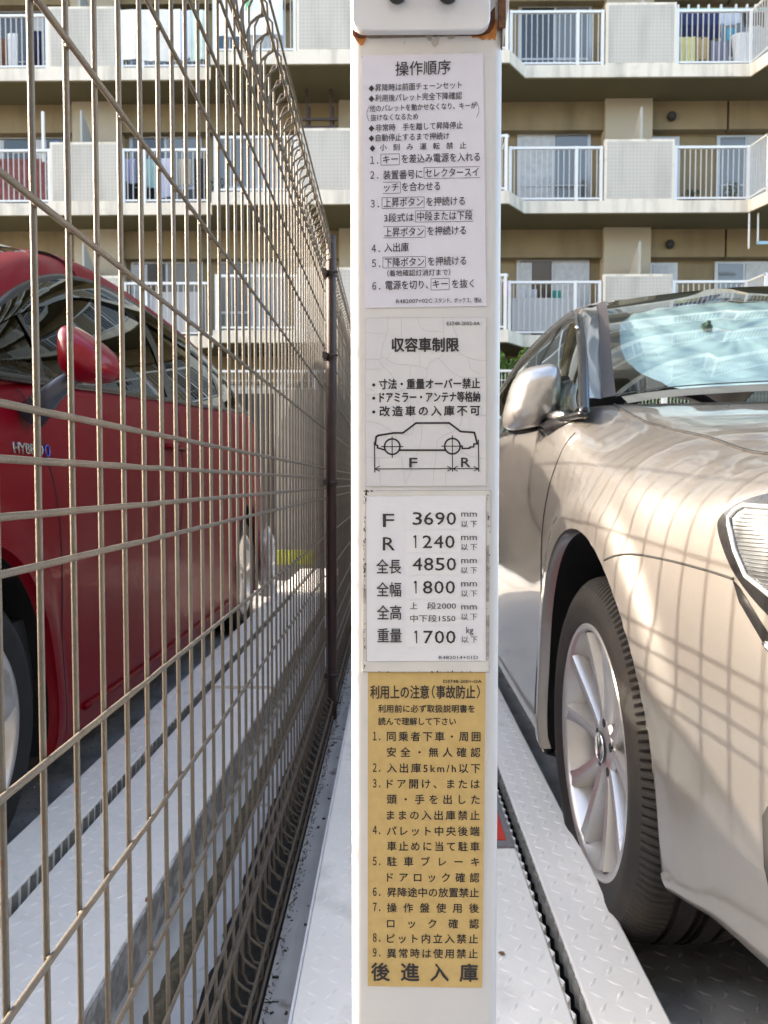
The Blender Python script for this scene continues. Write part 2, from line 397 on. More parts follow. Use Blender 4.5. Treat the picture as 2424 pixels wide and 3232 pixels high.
# rust streaks under the cover
M_streak = mat('rust_streak', (.42, .17, .045), .85, noise=.35, nscale=160)
M_streak2 = mat('rust_streak_dark', (.10, .035, .016), .9, noise=.4, nscale=160)
M_grime = mat('grime', (.40, .37, .35), .8, noise=.1, nscale=90)
def blob(pts, m, name, y=PY-.0010, n=0):
    P = [at(px, py, y) for px, py in pts]
    b = MB(); b.add([W2P(p) for p in P], [tuple(range(len(P)))[::-1]]); return b.obj(name, m, post)
blob([(1112, 92), (1120, 106), (1132, 114), (1158, 116), (1152, 130), (1147, 141), (1139, 145), (1131, 137), (1122, 124), (1113, 112)], M_streak, 'rust_stain', PY-.0004)
blob([(1111, 86), (1120, 98), (1135, 106), (1163, 108), (1156, 116), (1146, 122), (1132, 121), (1120, 114), (1112, 102)], M_streak2, 'rust_stain', PY-.0007)
blob([(1548, 70), (1568, 60), (1570, 84), (1567, 112), (1562, 128), (1554, 120), (1546, 128), (1538, 121), (1524, 127), (1510, 118), (1490, 119), (1487, 110), (1520, 106), (1542, 98)], M_streak, 'rust_stain', PY-.0004)
blob([(1547, 40), (1562, 20), (1563, 70), (1556, 90), (1545, 104), (1520, 113), (1488, 113), (1450, 112), (1454, 106), (1512, 104), (1540, 92)], M_streak2, 'rust_stain', PY-.0007)
blob([(1342, 112), (1366, 111), (1362, 128), (1356, 130), (1349, 124)], M_grime, 'grime_stain', PY-.0004)
blob([(1359, 124), (1388, 112), (1384, 138), (1374, 150), (1368, 147), (1362, 138)], mat('grime2', (.47, .45, .44), .8), 'grime_stain', PY-.0003)
blob([(1408, 111), (1440, 111), (1436, 119), (1426, 124), (1414, 123)], M_grime, 'grime_stain', PY-.0004)
blob([(1115, 110), (1480, 108), (1480, 113), (1300, 119), (1170, 122)], mat('shadow_grime', (.26, .22, .19), .85, noise=.3, nscale=120), 'grime_stain', PY-.0002)  # cover's shadow line painted on the post together with grime

def paper(pts, y, m, name, parent, th=.0003):
    P = [at(px, py, y) for px, py in pts]; n = len(P)
    b = MB(); b.add([W2P(p) for p in P]+[(W2P(p)[0], W2P(p)[1]+th, W2P(p)[2]) for p in P],
                    [tuple(range(n))[::-1], tuple(range(n, 2*n))]+[((i+1) % n, i, n+i, n+(i+1) % n) for i in range(n)])
    return b.obj(name, m, parent)
_tc = {}
class Print:
    """flat print collected in the photograph's label coordinates, put on the post face"""
    def __init__(s, ox, oy, sc, y): s.ox, s.oy, s.sc, s.y = ox, oy, sc, y; s.v = []; s.f = []
    def P(s, x, y): return W2P(at(s.ox+x*s.sc, s.oy+y*s.sc, s.y))
    def poly(s, pts):
        o = len(s.v); s.v += [s.P(*p) for p in pts]; s.f.append(tuple(range(o, o+len(pts)))[::-1])
    def line(s, x0, y0, x1, y1, t=3):
        dx, dy = x1-x0, y1-y0; L = math.hypot(dx, dy); nx, ny = -dy/L*t/2, dx/L*t/2
        s.poly([(x0+nx, y0+ny), (x0-nx, y0-ny), (x1-nx, y1-ny), (x1+nx, y1+ny)][::1])
    def rect(s, x0, y0, x1, y1, t=3, sides='tblr', sk=0):
        if 't' in sides: s.line(x0, y0+sk, x1, y0, t)
        if 'b' in sides: s.line(x0, y1+sk, x1, y1, t)
        if 'l' in sides: s.line(x0, y0+sk, x0, y1+sk, t)
        if 'r' in sides: s.line(x1, y0, x1, y1, t)
    def ring(s, cx, cy, r, t, n=40):
        for k in range(n):
            a, b = 2*math.pi*k/n, 2*math.pi*(k+1)/n
            s.poly([(cx+(r-t/2)*math.cos(a), cy+(r-t/2)*math.sin(a)), (cx+(r+t/2)*math.cos(a), cy+(r+t/2)*math.sin(a)), (cx+(r+t/2)*math.cos(b), cy+(r+t/2)*math.sin(b)), (cx+(r-t/2)*math.cos(b), cy+(r-t/2)*math.sin(b))])
    def text(s, txt, x0, x1, yl, yr, h, bold=0.0, latin=False, mode='auto'):
        asc = latin == 'a' or (latin and (len(txt) > 4 or txt in ('mm', 'kg', 'F', 'R')))
        if asc: mode = 'scale'
        elif latin: txt = ''.join(chr(ord(q)+0xFEE0) if 33 <= ord(q) <= 126 else q for q in txt); mode = 'scale'
        size = h/(.70 if asc else .735 if latin else .90)
        cu = bpy.data.curves.new('t', 'FONT'); cu.body = txt; cu.size = 1; cu.resolution_u = 2
        o = bpy.data.objects.new('t', cu); COL.objects.link(o)
        def get():
            dg = bpy.context.evaluated_depsgraph_get(); oe = o.evaluated_get(dg); me = oe.to_mesh()
            v = np.array([q.co[:2] for q in me.vertices]); f = [tuple(p.vertices) for p in me.polygons]
            oe.to_mesh_clear(); return v, f
        v, f = get(); W = (x1-x0)/size; w0 = v[:, 0].max()-v[:, 0].min(); sx = 1
        if len(txt) > 1 and abs(W/w0-1) > .02 and (W > w0*1.12 and mode != 'scale'):
            cu.space_character = 1+2*(W-w0)/(len(txt)-1)
            v, f = get(); w0 = v[:, 0].max()-v[:, 0].min()
        sx = W/w0
        xm = v[:, 0].min()
        yc = .345 if asc else .37
        bw = max(bold*1.5, .006)
        for q_, (bx_, by_) in enumerate(((-bw, 0), (bw, 0), (0, bw), (0, -bw)) if bold > .0 else ((-.004, 0), (.004, 0))):
         oi = len(s.v)
         for p in v:
            X = x0+((p[0]-xm)*sx+bx_)*size; tt = (X-x0)/max(x1-x0, 1); yy = yl+(yr-yl)*tt-(p[1]-yc+by_)*size
            w_ = s.P(X, yy); s.v.append((w_[0], w_[1]-q_*.00002, w_[2]))
         s.f += [tuple(i+oi for i in q) for q in f]
        bpy.data.objects.remove(o); bpy.data.curves.remove(cu)
    def digits(s, txt, xr, pitch, yc, h, bold=.012):
        """evenly pitched wide glyphs, right aligned"""
        n = len(txt)
        for i, ch in enumerate(txt):
            c0 = xr-.43*pitch-(n-1-i)*pitch
            if ch == '1':
                s.poly([(c0-.10*pitch, yc-h*.5), (c0+.02*pitch, yc-h*.5), (c0+.02*pitch, yc+h*.5), (c0-.07*pitch, yc+h*.5)])
                s.poly([(c0-.10*pitch, yc-h*.5), (c0-.07*pitch, yc-h*.36), (c0-.22*pitch, yc-h*.30), (c0-.24*pitch, yc-h*.38)])
                continue
            s.text(ch, c0-.41*pitch, c0+.41*pitch, yc, yc, h, bold, 'a')
    def obj(s, parent, m=None, name='lettering'):
        b = MB(); b.v = [tuple(v) for v in s.v]; b.f = s.f; b.mi = [0]*len(s.f)
        return b.obj(name, m or M_ink, parent)

def crackle(name, base, line, scale, thr, noise=.03):
    m = mat(name, base, .5, noise=noise, nscale=25)
    return m
M_paper1 = mat('label_paper_cool', (.63, .635, .75), .5, noise=.02, nscale=90)
M_paper2 = mat('label_film_grey', (.61, .62, .66), .42, noise=.015, nscale=50)
M_paper3 = mat('label_paper_white', (.70, .715, .79), .5, noise=.012, nscale=90)
M_ochre = mat('label_film_ochre', (.53, .385, .155), .55, noise=.06, nscale=140, stain=((0.488, 0.330, 0.119), 60, .60, .78), bump=.05, bscale=300)
# ---- label 1
L = Print(1100, 0, .4521, PY-.0009)
lab1 = paper([(1100+x*.4521, y*.4521) for x, y in ((92, 388), (940, 368), (962, 2135), (118, 2150))], PY-.0006, M_paper1, 'operating_label', post)
L.text('操作順序', 328, 712, 482, 468, 98, .004)
for t, x0, x1, a_, b_ in (('昇降時は前面チェーンセット', 186, 790, 614, 592), ('利用後パレット完全下降確認', 186, 792, 686, 666), ('非常時　手を離して昇降停止', 190, 797, 893, 873), ('自動停止するまで押続け', 190, 703, 963, 948)):
    L.text(t, x0, x1, a_, b_, 50, .003)
    L.poly([(140, a_+4), (160, a_-20), (180, a_+3), (160, a_+27)])
L.poly([(147, 1036), (167, 1012), (187, 1035), (167, 1060)])
L.text('小 刻 み 運 転 禁 止', 218, 822, 1030, 1014, 46, .003)
L.text('他のパレットを動かせなくなり、キーが', 148, 893, 758, 735, 46, .002, mode='scale')
L.text('抜けなくなるため', 155, 485, 822, 812, 46, .002, mode='scale')
for sgn, xx, ya, yb in ((-1, 146, 738, 848), (1, 893, 712, 820)):
    pr = None
    for k in range(9):
        q = k/8; yv = ya+(yb-ya)*q; xv = xx+sgn*18*math.sin(math.pi*q)
        if pr: L.line(*pr, xv, yv, 3)
        pr = (xv, yv)
L.text('1.', 152, 207, 1118, 1118, 52, .002, True); L.text('キー', 240, 345, 1114, 1110, 58, .002); L.rect(226, 1073, 355, 1150, sk=3)
L.text('を差込み電源を入れる', 370, 918, 1109, 1094, 62, .003)
L.text('2.', 152, 207, 1222, 1222, 52, .002, True); L.text('装置番号に', 242, 515, 1223, 1215, 62, .003); L.text('セレクタースイ', 535, 908, 1208, 1200, 62, .003)
L.rect(527, 1163, 918, 1240, sides='tbl', sk=6)
L.text('ッチ', 248, 350, 1310, 1306, 58, .003); L.rect(240, 1270, 362, 1348, sides='tbr', sk=3); L.text('を合わせる', 372, 640, 1305, 1298, 62, .003)
L.text('3.', 155, 212, 1422, 1422, 52, .002, True); L.text('上昇ボタン', 245, 520, 1416, 1408, 62, .003); L.rect(234, 1374, 528, 1450, sk=6); L.text('を押続ける', 543, 812, 1408, 1402, 62, .003)
L.text('3段式は', 250, 455, 1522, 1516, 60, .003); L.text('中段または下段', 480, 865, 1511, 1502, 62, .003); L.rect(468, 1466, 870, 1545, sides='tbl', sk=5)
L.text('上昇ボタン', 250, 525, 1622, 1616, 62, .003); L.rect(242, 1578, 535, 1656, sides='tbr', sk=5); L.text('を押続ける', 550, 820, 1613, 1607, 62, .003)
L.text('4.', 162, 218, 1734, 1734, 52, .002, True); L.text('入出庫', 250, 420, 1729, 1725, 62, .003)
L.text('5.', 164, 220, 1838, 1838, 52, .002, True); L.text('下降ボタン', 252, 528, 1833, 1827, 62, .003); L.rect(240, 1790, 537, 1866, sk=5); L.text('を押続ける', 555, 822, 1825, 1819, 62, .003)
L.text('（着地確認灯消灯まで）', 270, 710, 1908, 1900, 44, .002, mode='scale')
L.text('6.', 166, 222, 1996, 1996, 52, .002, True); L.text('電源を切り、', 258, 555, 1992, 1986, 62, .003); L.text('キー', 588, 693, 1984, 1980, 58, .002); L.rect(576, 1943, 703, 2022, sk=3); L.text('を抜く', 722, 875, 1982, 1978, 60, .003)
L.text('R482007+02C', 332, 585, 2104, 2099, 28, .0, True); L.text('スタンド、ボックス、埋込', 600, 930, 2099, 2094, 36, .001, mode='scale')
L.obj(lab1)
# ---- label 2
L = Print(1130, 980, .2652, PY-.0009)
lab2 = paper([(1130+x*.2652, 980+y*.2652) for x, y in ((85, 90), (1525, 75), (1530, 2085), (100, 2092))], PY-.0006, M_paper2, 'vehicle_limit_label', post)
L.text('E3748-2002-0A', 1057, 1450, 155, 153, 42, .006, True)
L.text('収容車制限', 402, 1198, 410, 408, 160, .020)
for t, x0, ya, yb, hh, md in (('寸法・重量オーバー禁止', 250, 878, 868, 118, 'scale'), ('ドアミラー・アンテナ等格納', 258, 1036, 1026, 120, 'scale'), ('改造車の入庫不可', 258, 1200, 1190, 118, 'auto')):
    L.text(t, x0, 1452, ya, yb, hh, .016, mode=md)
    L.poly([(187+19*math.cos(u), ya+8+19*math.sin(u)) for u in np.linspace(0, 6.283, 17)[:-1]])
def pl(pts, t):
    for i in range(len(pts)-1):
        L.line(*pts[i], *pts[i+1], t)
        if i: L.poly([(pts[i][0]+t/2*math.cos(u), pts[i][1]+t/2*math.sin(u)) for u in np.linspace(0, 6.283, 13)[:-1]])
pl([(205, 1600), (215, 1505), (240, 1487), (430, 1457), (535, 1457), (690, 1340), (1085, 1338), (1220, 1440), (1385, 1452), (1420, 1592)], 22)
pl([(195, 1562), (200, 1928)], 13); pl([(204, 1600), (232, 1606), (232, 1636), (262, 1642), (320, 1662)], 18); pl([(490, 1662), (1045, 1662)], 22)
pl([(1433, 1538), (1437, 1920)], 13); pl([(1428, 1588), (1378, 1588), (1378, 1622), (1330, 1626), (1330, 1640), (1240, 1642), (1240, 1614), (1215, 1612)], 18)
L.ring(407, 1620, 92, 20); L.ring(1123, 1615, 92, 20)
pl([(275, 1620), (540, 1620)], 11); pl([(990, 1615), (1248, 1615)], 11); pl([(405, 1495), (407, 1755)], 11); pl([(1122, 1488), (1125, 1920)], 11)
pl([(200, 1886), (1123, 1882)], 11); pl([(1130, 1882), (1436, 1882)], 11)
for xx, sg in ((202, 1), (1118, -1), (1130, 1), (1432, -1)):
    pl([(xx+sg*55, 1853), (xx, 1884), (xx+sg*55, 1912)], 10)
L.text('F', 612, 705, 1810, 1810, 112, .01, True); L.text('R', 1228, 1335, 1806, 1806, 112, .01, True)
L.obj(lab2)
# crazing cracks in the film
C = Print(1130, 980, .2652, PY-.00075)
cr = [[(350, 80), (352, 240), (300, 400), (268, 560)], [(515, 80), (518, 310)], [(705, 85), (740, 180), (800, 240), (1010, 255)], [(1015, 75), (1018, 310), (1020, 400)], [(1125, 80), (1135, 200), (1180, 320)],
      [(88, 580), (250, 580), (300, 562), (380, 600), (460, 640), (640, 650), (740, 670), (820, 695)], [(250, 590), (300, 670), (380, 740), (420, 800), (470, 880), (530, 960)], [(732, 500), (738, 660)],
      [(820, 700), (860, 620), (930, 572), (970, 580), (1060, 680), (1160, 760), (1290, 800), (1520, 795)], [(1200, 500), (1300, 560), (1420, 590), (1520, 597)], [(960, 570), (1020, 510)],
      [(100, 1320), (230, 1340), (330, 1390), (420, 1460), (470, 1530)], [(620, 660), (618, 790)], [(810, 700), (805, 800), (560, 930), (520, 960)], [(90, 262), (330, 280)], [(345, 570), (390, 500)],
      [(1240, 1250), (1200, 1390), (1000, 1500), (940, 1560), (930, 1700), (900, 1950), (895, 2080)], [(760, 1370), (750, 1560), (680, 1760), (600, 1980), (560, 2070)], [(515, 1740), (540, 1900), (560, 2060)],
      [(90, 1742), (240, 1755), (430, 1740)], [(245, 1760), (265, 2080)], [(1150, 1620), (1300, 1720), (1530, 1772)], [(980, 1250), (1060, 1370), (1130, 1480)], [(1380, 1230), (1530, 1255)],
      [(90, 1015), (300, 990), (520, 960)], [(650, 1230), (660, 1320), (640, 1470), (500, 1470)], [(1040, 1920), (1045, 2080)], [(90, 700), (270, 695)], [(100, 930), (180, 950), (200, 1020)], [(1320, 600), (1340, 700), (1460, 755)], [(820, 960), (880, 1090), (990, 1300)]]
for p in cr:
    q = catmull(p, 5); q[1:-1] += rng.normal(0, 1.5, q[1:-1].shape)
    for i in range(len(q)-1): C.line(*q[i], *q[i+1], 2.6)
C.obj(lab2, mat('crack', (.36, .35, .35), .8), 'crazing')
C = Print(1130, 980, .2652, PY-.00075); C.rect(87, 80, 1524, 2088, 2.6, sk=10); C.obj(lab2, MATS['crack'], 'film_edge')
# ---- label 3 (in an aluminium-grey holder)
L = Print(1130, 1530, .2757, PY-.0019)
q3 = lambda pts: [(1130+x*.2757, 1530+y*.2757) for x, y in pts]
lab3 = paper(q3([(82, 66), (1523, 62), (1503, 2122), (1497, 2145), (60, 2143), (58, 2085), (62, 700)]), PY-.0010, mat('holder_film', (0.581, 0.581, 0.574), .45, noise=.04, nscale=60, stain=((.33, .30, .28), 60, .66, .74)), 'dimension_label', post, th=.0009)
paper(q3([(92, 128), (1465, 118), (1465, 2015), (100, 2020)]), PY-.0014, M_paper3, 'paper_sheet', lab3, th=.0002)
paper(q3([(60, 2032), (1503, 2022), (1500, 2122), (1470, 2145), (62, 2143)]), PY-.0016, mat('holder_strip', (0.607, 0.607, 0.601), .4, noise=.05, nscale=40), 'holder_strip', lab3, th=.0004)
paper(q3([(92, 68), (1515, 64), (1515, 118), (92, 128)]), PY-.0016, MATS['holder_strip'], 'holder_strip', lab3, th=.0004)
for ya, yb in (((280, 505)), (540, 770), (800, 1028), (1065, 1300), (1330, 1600), (1640, 1860)):
    paper(q3([(548, ya), (1175, ya-3), (1175, yb), (550, yb+3)]), PY-.0016, mat('value_sticker', (.72, .735, .80), .45), 'value_sticker', lab3, th=.00012)
for t, x0, x1, yy in (('F', 285, 412, 408), ('R', 285, 422, 675)): L.text(t, x0, x1, yy, yy, 156, -.002, True)
for t, x0, x1, yy in (('全長', 210, 493, 938), ('全幅', 213, 493, 1200), ('全高', 217, 495, 1465), ('重量', 222, 499, 1727)): L.text(t, x0, x1, yy, yy, 160, .006)
for t, x1, yy in (('3690', 1124, 386), ('1240', 1108, 652), ('4850', 1124, 908), ('1800', 1112, 1173), ('1700', 1118, 1743)): L.digits(t, x1, 129.6, yy, 146, .004)
for t, y1_, y2_ in (('mm', 358, 449), ('mm', 625, 713), ('mm', 890, 979), ('mm', 1155, 1245), ('mm', 1420, 1510)):
    L.text('mm', 1182, 1360, y1_-28, y1_-28, 72, -.006, True); L.text('以下', 1184, 1362, y2_, y2_, 76, .0)
L.text('kg', 1238, 1320, 1663, 1663, 76, -.004, True); L.text('以下', 1190, 1366, 1772, 1772, 76, .0)
L.text('上', 595, 680, 1388, 1388, 78, .0); L.text('段2000', 790, 1122, 1387, 1386, 80, .0, mode='scale'); L.text('中下段1550', 597, 1115, 1532, 1530, 80, .0, mode='scale')
L.text('R482014+01D', 925, 1373, 1978, 1977, 38, -.003, True)
L.obj(lab3)
G_ = Print(1130, 1530, .2757, PY-.0018)
for i in range(150):
    side = rng.random()
    if side < .35: x, y = 72+rng.normal(0, 6), rng.uniform(100, 2100)
    elif side < .55: x, y = 1478+rng.uniform(-4, 30), rng.choice([rng.normal(130, 20), rng.normal(360, 30), rng.normal(480, 20), rng.normal(900, 60), rng.normal(1600, 120), rng.normal(2060, 20)])
    elif side < .7: x, y = rng.uniform(80, 200), rng.normal(70, 3)
    elif side < .85: x, y = rng.uniform(60, 1490), rng.normal(2142, 2)
    else: x, y = rng.normal(92, 8), rng.normal(115, 40)
    r = abs(rng.normal(3, 4))+1
    G_.poly([(x+r*rng.uniform(.4, 1.3)*math.cos(u), y+r*rng.uniform(.8, 2.2)*math.sin(u)) for u in np.linspace(0, 6.283, 8)[:-1]])
G_.line(88, 140, 98, 2020, 3); G_.line(1466, 130, 1466, 2015, 3); G_.line(60, 2143, 1500, 2146, 4); G_.line(60, 1650, 58, 2140, 3); G_.line(200, 68, 1520, 63, 2.4); G_.line(1523, 64, 1520, 560, 2.4)
G_.line(1500, 2025, 1502, 2125, 3)
G_.obj(lab3, mat('dirt_black', (.10, .09, .085), .9), 'grime_specks')
for pts in ([(1470, 330), (1480, 300), (1500, 320), (1492, 350), (1500, 400), (1485, 405), (1472, 380)], [(1470, 470), (1500, 455), (1512, 480), (1490, 490)], [(1470, 700), (1500, 690), (1505, 1150), (1495, 1340), (1468, 1340)], [(1466, 1500), (1505, 1490), (1500, 2000), (1468, 2010)]):
    paper(q3(pts), PY-.0017, mat('smudge', (.33, .30, .31), .8, noise=.4, nscale=200), 'smudge', lab3, th=.00005)
# ---- label 4, ochre
q4 = lambda pts: [(1130+x*.2667, 2110+y*.2667) for x, y in pts]
bl = (1130+115*.2676, 2640+1765*.2676); br = (1130+1463*.2676, 2640+1785*.2676)
lab4 = paper(q4([(118, 30), (1511, 40)])+[br, bl], PY-.0006, M_ochre, 'caution_label', post)
L = Print(1130, 2110, .2667, PY-.0009)
L.text('D3748-2001-OA', 1010, 1463, 152, 152, 36, .012, True)
L.text('利用上の注意', 145, 840, 280, 280, 152, .010, mode='scale')
L.text('（', 800, 905, 280, 280, 150, .012, mode='scale') if False else None
def arc(cx, y0, y1, sg):
    pr = None
    for k in range(11):
        q = k/10; yv = y0+(y1-y0)*q; xv = cx+sg*26*math.sin(math.pi*q)
        if pr: L.line(*pr, xv, yv, 12)
        pr = (xv, yv)
arc(905, 200, 352, -1); arc(1410, 200, 352, 1)
L.text('事故防止', 925, 1385, 280, 280, 152, .010, mode='scale')
L.text('利用前に必ず取扱説明書を', 238, 1380, 475, 477, 90, .010); L.text('読んで理解して下さい', 240, 1157, 625, 627, 88, .010)
for n_, yn, t, x1_, yy in (('1.', 800, '同乗者下車・周囲', 1448, 805), ('', 0, '安全・無人確認', 1448, 992), ('2.', 1172, '入出庫5km/h以下', 1445, 1180), ('3.', 1358, 'ドア開け、または', 1440, 1366), ('', 0, '頭・手を出した', 1440, 1550), ('', 0, 'ままの入出庫禁止', 1437, 1738), ('4.', 1910, 'パレット中央後端', 1437, 1925)):
    if n_: L.text(n_, 176, 262, yn, yn, 98, .008, True)
    L.text(t, 343, x1_, yy-2, yy+2, 110, .008)
L.obj(lab4)
L = Print(1130, 2640, .2676, PY-.0009)
for n_, yn, t, x1_, yy in (('', 0, '車止めに当て駐車', 1432, 118), ('5.', 290, '駐車ブレーキ', 1430, 298), ('', 0, 'ドアロック確認', 1430, 485), ('6.', 652, '昇降途中の放置禁止', 1425, 662), ('7.', 832, '操作盤使用後', 1425, 845), ('', 0, 'ロック確認', 1425, 1030), ('8.', 1192, 'ピット内立入禁止', 1415, 1207), ('9.', 1368, '異常時は使用禁止', 1410, 1382)):
    if n_: L.text(n_, 176, 262, yn, yn, 98, .008, True)
    L.text(t, 343, x1_, yy-3, yy+3, 108, .008)
L.text('後進入庫', 157, 1412, 1598, 1612, 205, .016)
L.obj(lab4)
G_ = Print(1130, 2110, .2667, PY-.00085)
for i in range(90):
    x, y = rng.uniform(125, 1480), rng.uniform(70, 3550); r = rng.uniform(1, 3)
    G_.poly([(x+r*.6, y-r), (x-r*.5, y-r*.8), (x-r*.6, y+r*rng.uniform(1, 3)), (x+r*.5, y+r)])
G_.obj(lab4, mat('speck', (.20, .13, .05), .9), 'specks')
G_ = Print(1080, 0, .3255, PY-.0007)
for x, y in ((195, 550), (603, 415), (600, 410)): G_.poly([(x-8, y+4), (x+6, y-6), (x+9, y), (x-3, y+7)])
for x0, x1, y in ((690, 780, 522), (890, 1080, 516), (1135, 1300, 508)):
    for k in range(6): G_.line(x0+(x1-x0)*k/6, y+rng.normal(0, 1.5), x0+(x1-x0)*(k+.8)/6, y+rng.normal(0, 1.5), 2.2)
G_.obj(post, MATS['crack'], 'scratches')['kind'] = 'stuff'

# ================================================================ CARS
def car_body(secs, side, dirn, half, arches, paint, dark, name, parent, cowl, bounds, flare=.012):
    """secs: {y: [(d,z)...]} d is measured inward from the car's side plane; returns body mesh object and BVH"""
    ys = sorted(secs); K = [catmull(secs[y], 7) for y in ys]
    yi = np.concatenate([np.arange(ys[0], 2.3, .014), np.arange(2.3, ys[-1], .05), [ys[-1]]])
    Gd = pchip(ys, np.array(K), yi)             # (ny, m, 2)
    nf = int((yi < 2.3).sum())
    for _ in range(26):                         # fair the panels lengthwise and across
        A = Gd[:nf].copy(); A[1:-1] = .25*A[:-2]+.5*A[1:-1]+.25*A[2:]; Gd[:nf] = A
    for _ in range(3):
        A = Gd.copy(); A[:, 14:-1] = .25*A[:, 13:-2]+.5*A[:, 14:-1]+.25*A[:, 15:]; Gd = A
    ny, m = Gd.shape[:2]
    for (ay, az, ry, rz) in arches:
        Y = yi[:, None]*np.ones((1, m)); Z = Gd[..., 1]; D = Gd[..., 0]
        r = np.sqrt(((Y-ay)/ry)**2+((Z-az)/rz)**2)
        side_m = (D < .25)
        b = np.clip((1.22-r)/.14, 0, 1); b = b*b*(3-2*b)
        Gd[..., 0] = np.where(side_m, D-flare*b*np.clip((D*-1+.12)/.06, 0, 1), D)
    V = np.zeros((ny, m, 3)); V[..., 0] = side+dirn*Gd[..., 0]; V[..., 1] = yi[:, None]; V[..., 2] = Gd[..., 1]
    faces = []; mi = []; keep = np.ones((ny-1, m-1), bool)
    VV = V.copy(); boundary = {}
    for (ay, az, ry, rz) in arches:
        for i in range(ny-1):
            if abs(yi[i]-ay) > ry*1.2: continue
            for j in range(m-1):
                c = V[i:i+2, j:j+2].reshape(-1, 3).mean(0)
                if abs(c[0]-side) < .25 and ((c[1]-ay)/ry)**2+((c[2]-az)/rz)**2 < 1: keep[i, j] = False
        for i in range(ny):
            if abs(yi[i]-ay) > ry*1.2: continue
            for j in range(m):
                qs = [(a, b) for a in (i-1, i) for b in (j-1, j) if 0 <= a < ny-1 and 0 <= b < m-1]
                ks = [keep[q] for q in qs]
                if any(ks) and not all(ks) and abs(V[i, j, 0]-side) < .25:
                    y, z = V[i, j, 1]-ay, V[i, j, 2]-az
                    r = math.sqrt((y/ry)**2+(z/rz)**2)
                    if .8 < r < 1.25: VV[i, j, 1] = ay+y/r; VV[i, j, 2] = az+z/r
    verts = VV.reshape(-1, 3).tolist(); nv = len(verts)
    mir = VV.copy(); mir[..., 0] = 2*(side+dirn*half)-mir[..., 0]; verts += mir.reshape(-1, 3).tolist()
    for s_ in (0, 1):
        for i in range(ny-1):
            for j in range(m-1):
                if not keep[i, j]: continue
                q = (i*m+j+s_*nv, i*m+j+1+s_*nv, (i+1)*m+j+1+s_*nv, (i+1)*m+j+s_*nv)
                if (s_ == 0) == (dirn > 0): q = q[::-1]
                faces.append(q[::-1]); mi.append(1 if cowl(VV[i, j, 1], abs(VV[i, j, 0]-side), VV[i, j, 2]) else 0)
    for j in range(m-1):                       # nose and tail closing strips
        for i, fl in ((0, 0), (ny-1, 1)):
            q = (i*m+j, i*m+j+1, i*m+j+1+nv, i*m+j+nv)
            faces.append(q if fl else q[::-1]); mi.append(0)
    b = MB(); b.v = [tuple(v) for v in verts]; b.f = faces; b.mi = mi
    o = b.obj(name, [paint, dark], parent, smooth=True, angle=40)
    bv = BVHTree.FromPolygons([Vector(v) for v in V.reshape(-1, 3)], [(i*m+j, i*m+j+1, (i+1)*m+j+1, (i+1)*m+j) for i in range(ny-1) for j in range(m-1)])
    return o, bv
def on_side(bv, side, dirn, y, z, off=0.0):
    h = bv.ray_cast(Vector((side-dirn*.5, y, z)), Vector((dirn, 0, 0)))
    if h[0] is None: return Vector((side, y, z))
    n = h[1]; n = n if n.x*dirn < 0 else -n
    return h[0]+n*off
def on_top(bv, x, y, off=0.0):
    h = bv.ray_cast(Vector((x, y, 3)), Vector((0, 0, -1)))
    if h[0] is None: return Vector((x, y, .9))
    n = h[1]; n = n if n.z > 0 else -n
    return h[0]+n*off
def patch(bv, side, dirn, poly, off, step=.012, m=None, name='patch', parent=None, smooth=True):
    """fill a (y,z) polygon and lay it on the side surface"""
    P = [Vector(p) for p in poly]; pts = list(P); edges = [(i, (i+1) % len(P)) for i in range(len(P))]
    ys = [p.x for p in P]; zs = [p.y for p in P]
    def inside(y, z):
        c = False
        for i in range(len(P)):
            a, b = P[i], P[i-1]
            if (a.y > z) != (b.y > z) and y < (b.x-a.x)*(z-a.y)/(b.y-a.y)+a.x: c = not c
        return c
    for y in np.arange(min(ys), max(ys), step):
        for z in np.arange(min(zs), max(zs), step):
            if inside(y, z) and min((Vector((y, z))-p).length for p in P) > step*.6: pts.append(Vector((y, z)))
    v, e, f, *_ = delaunay_2d_cdt(pts, edges, [list(range(len(P)))], 1, 1e-5)
    b = MB(); b.add([on_side(bv, side, dirn, q.x, q.y, off) for q in v], [tuple(q) for q in f])
    return b.obj(name, m, parent, smooth=smooth)
def arch_liner(bv, side, dirn, ay, az, ry, rz, parent, paint, z0=.19, zf=None):
    a0 = -math.asin(min(1, (az-z0)/rz)); a1 = -math.asin(min(1, (az-(zf or z0))/rz)); A = np.linspace(a0, math.pi-a1, 60)
    ring = [on_side(bv, side, dirn, ay+ry*math.cos(t), az+rz*math.sin(t)) for t in A]
    lip = [[p, p+Vector((dirn*.006, 0, 0)), p+Vector((dirn*.022, (ay-p.y)*.02, (az-p.z)*.02))] for p in ring]
    MB().grid([[tuple(q) for q in r] for r in lip]).obj('arch_lip', paint, parent, smooth=True)
    ln = [[r[-1], r[-1]+Vector((dirn*.02, (ay-r[-1].y)*-.03, (az-r[-1].z)*-.03)), r[-1]+Vector((dirn*.30, 0, 0)), Vector((r[-1].x+dirn*.30, ay, az))] for r in lip]
    MB().grid([[tuple(q) for q in r] for r in ln]).obj('wheel_liner', mat('liner_black', (.012, .012, .013), .85), parent, smooth=True)
def line_on(bv, side, dirn, pts, r, m, name, parent, top=False, n=8, off=0.0):
    q = catmull(pts, n)
    P = [on_top(bv, x, y, off) if top else on_side(bv, side, dirn, x, y, off) for x, y in q]
    return MB().tube(P, r, 6).obj(name, m, parent, smooth=True)
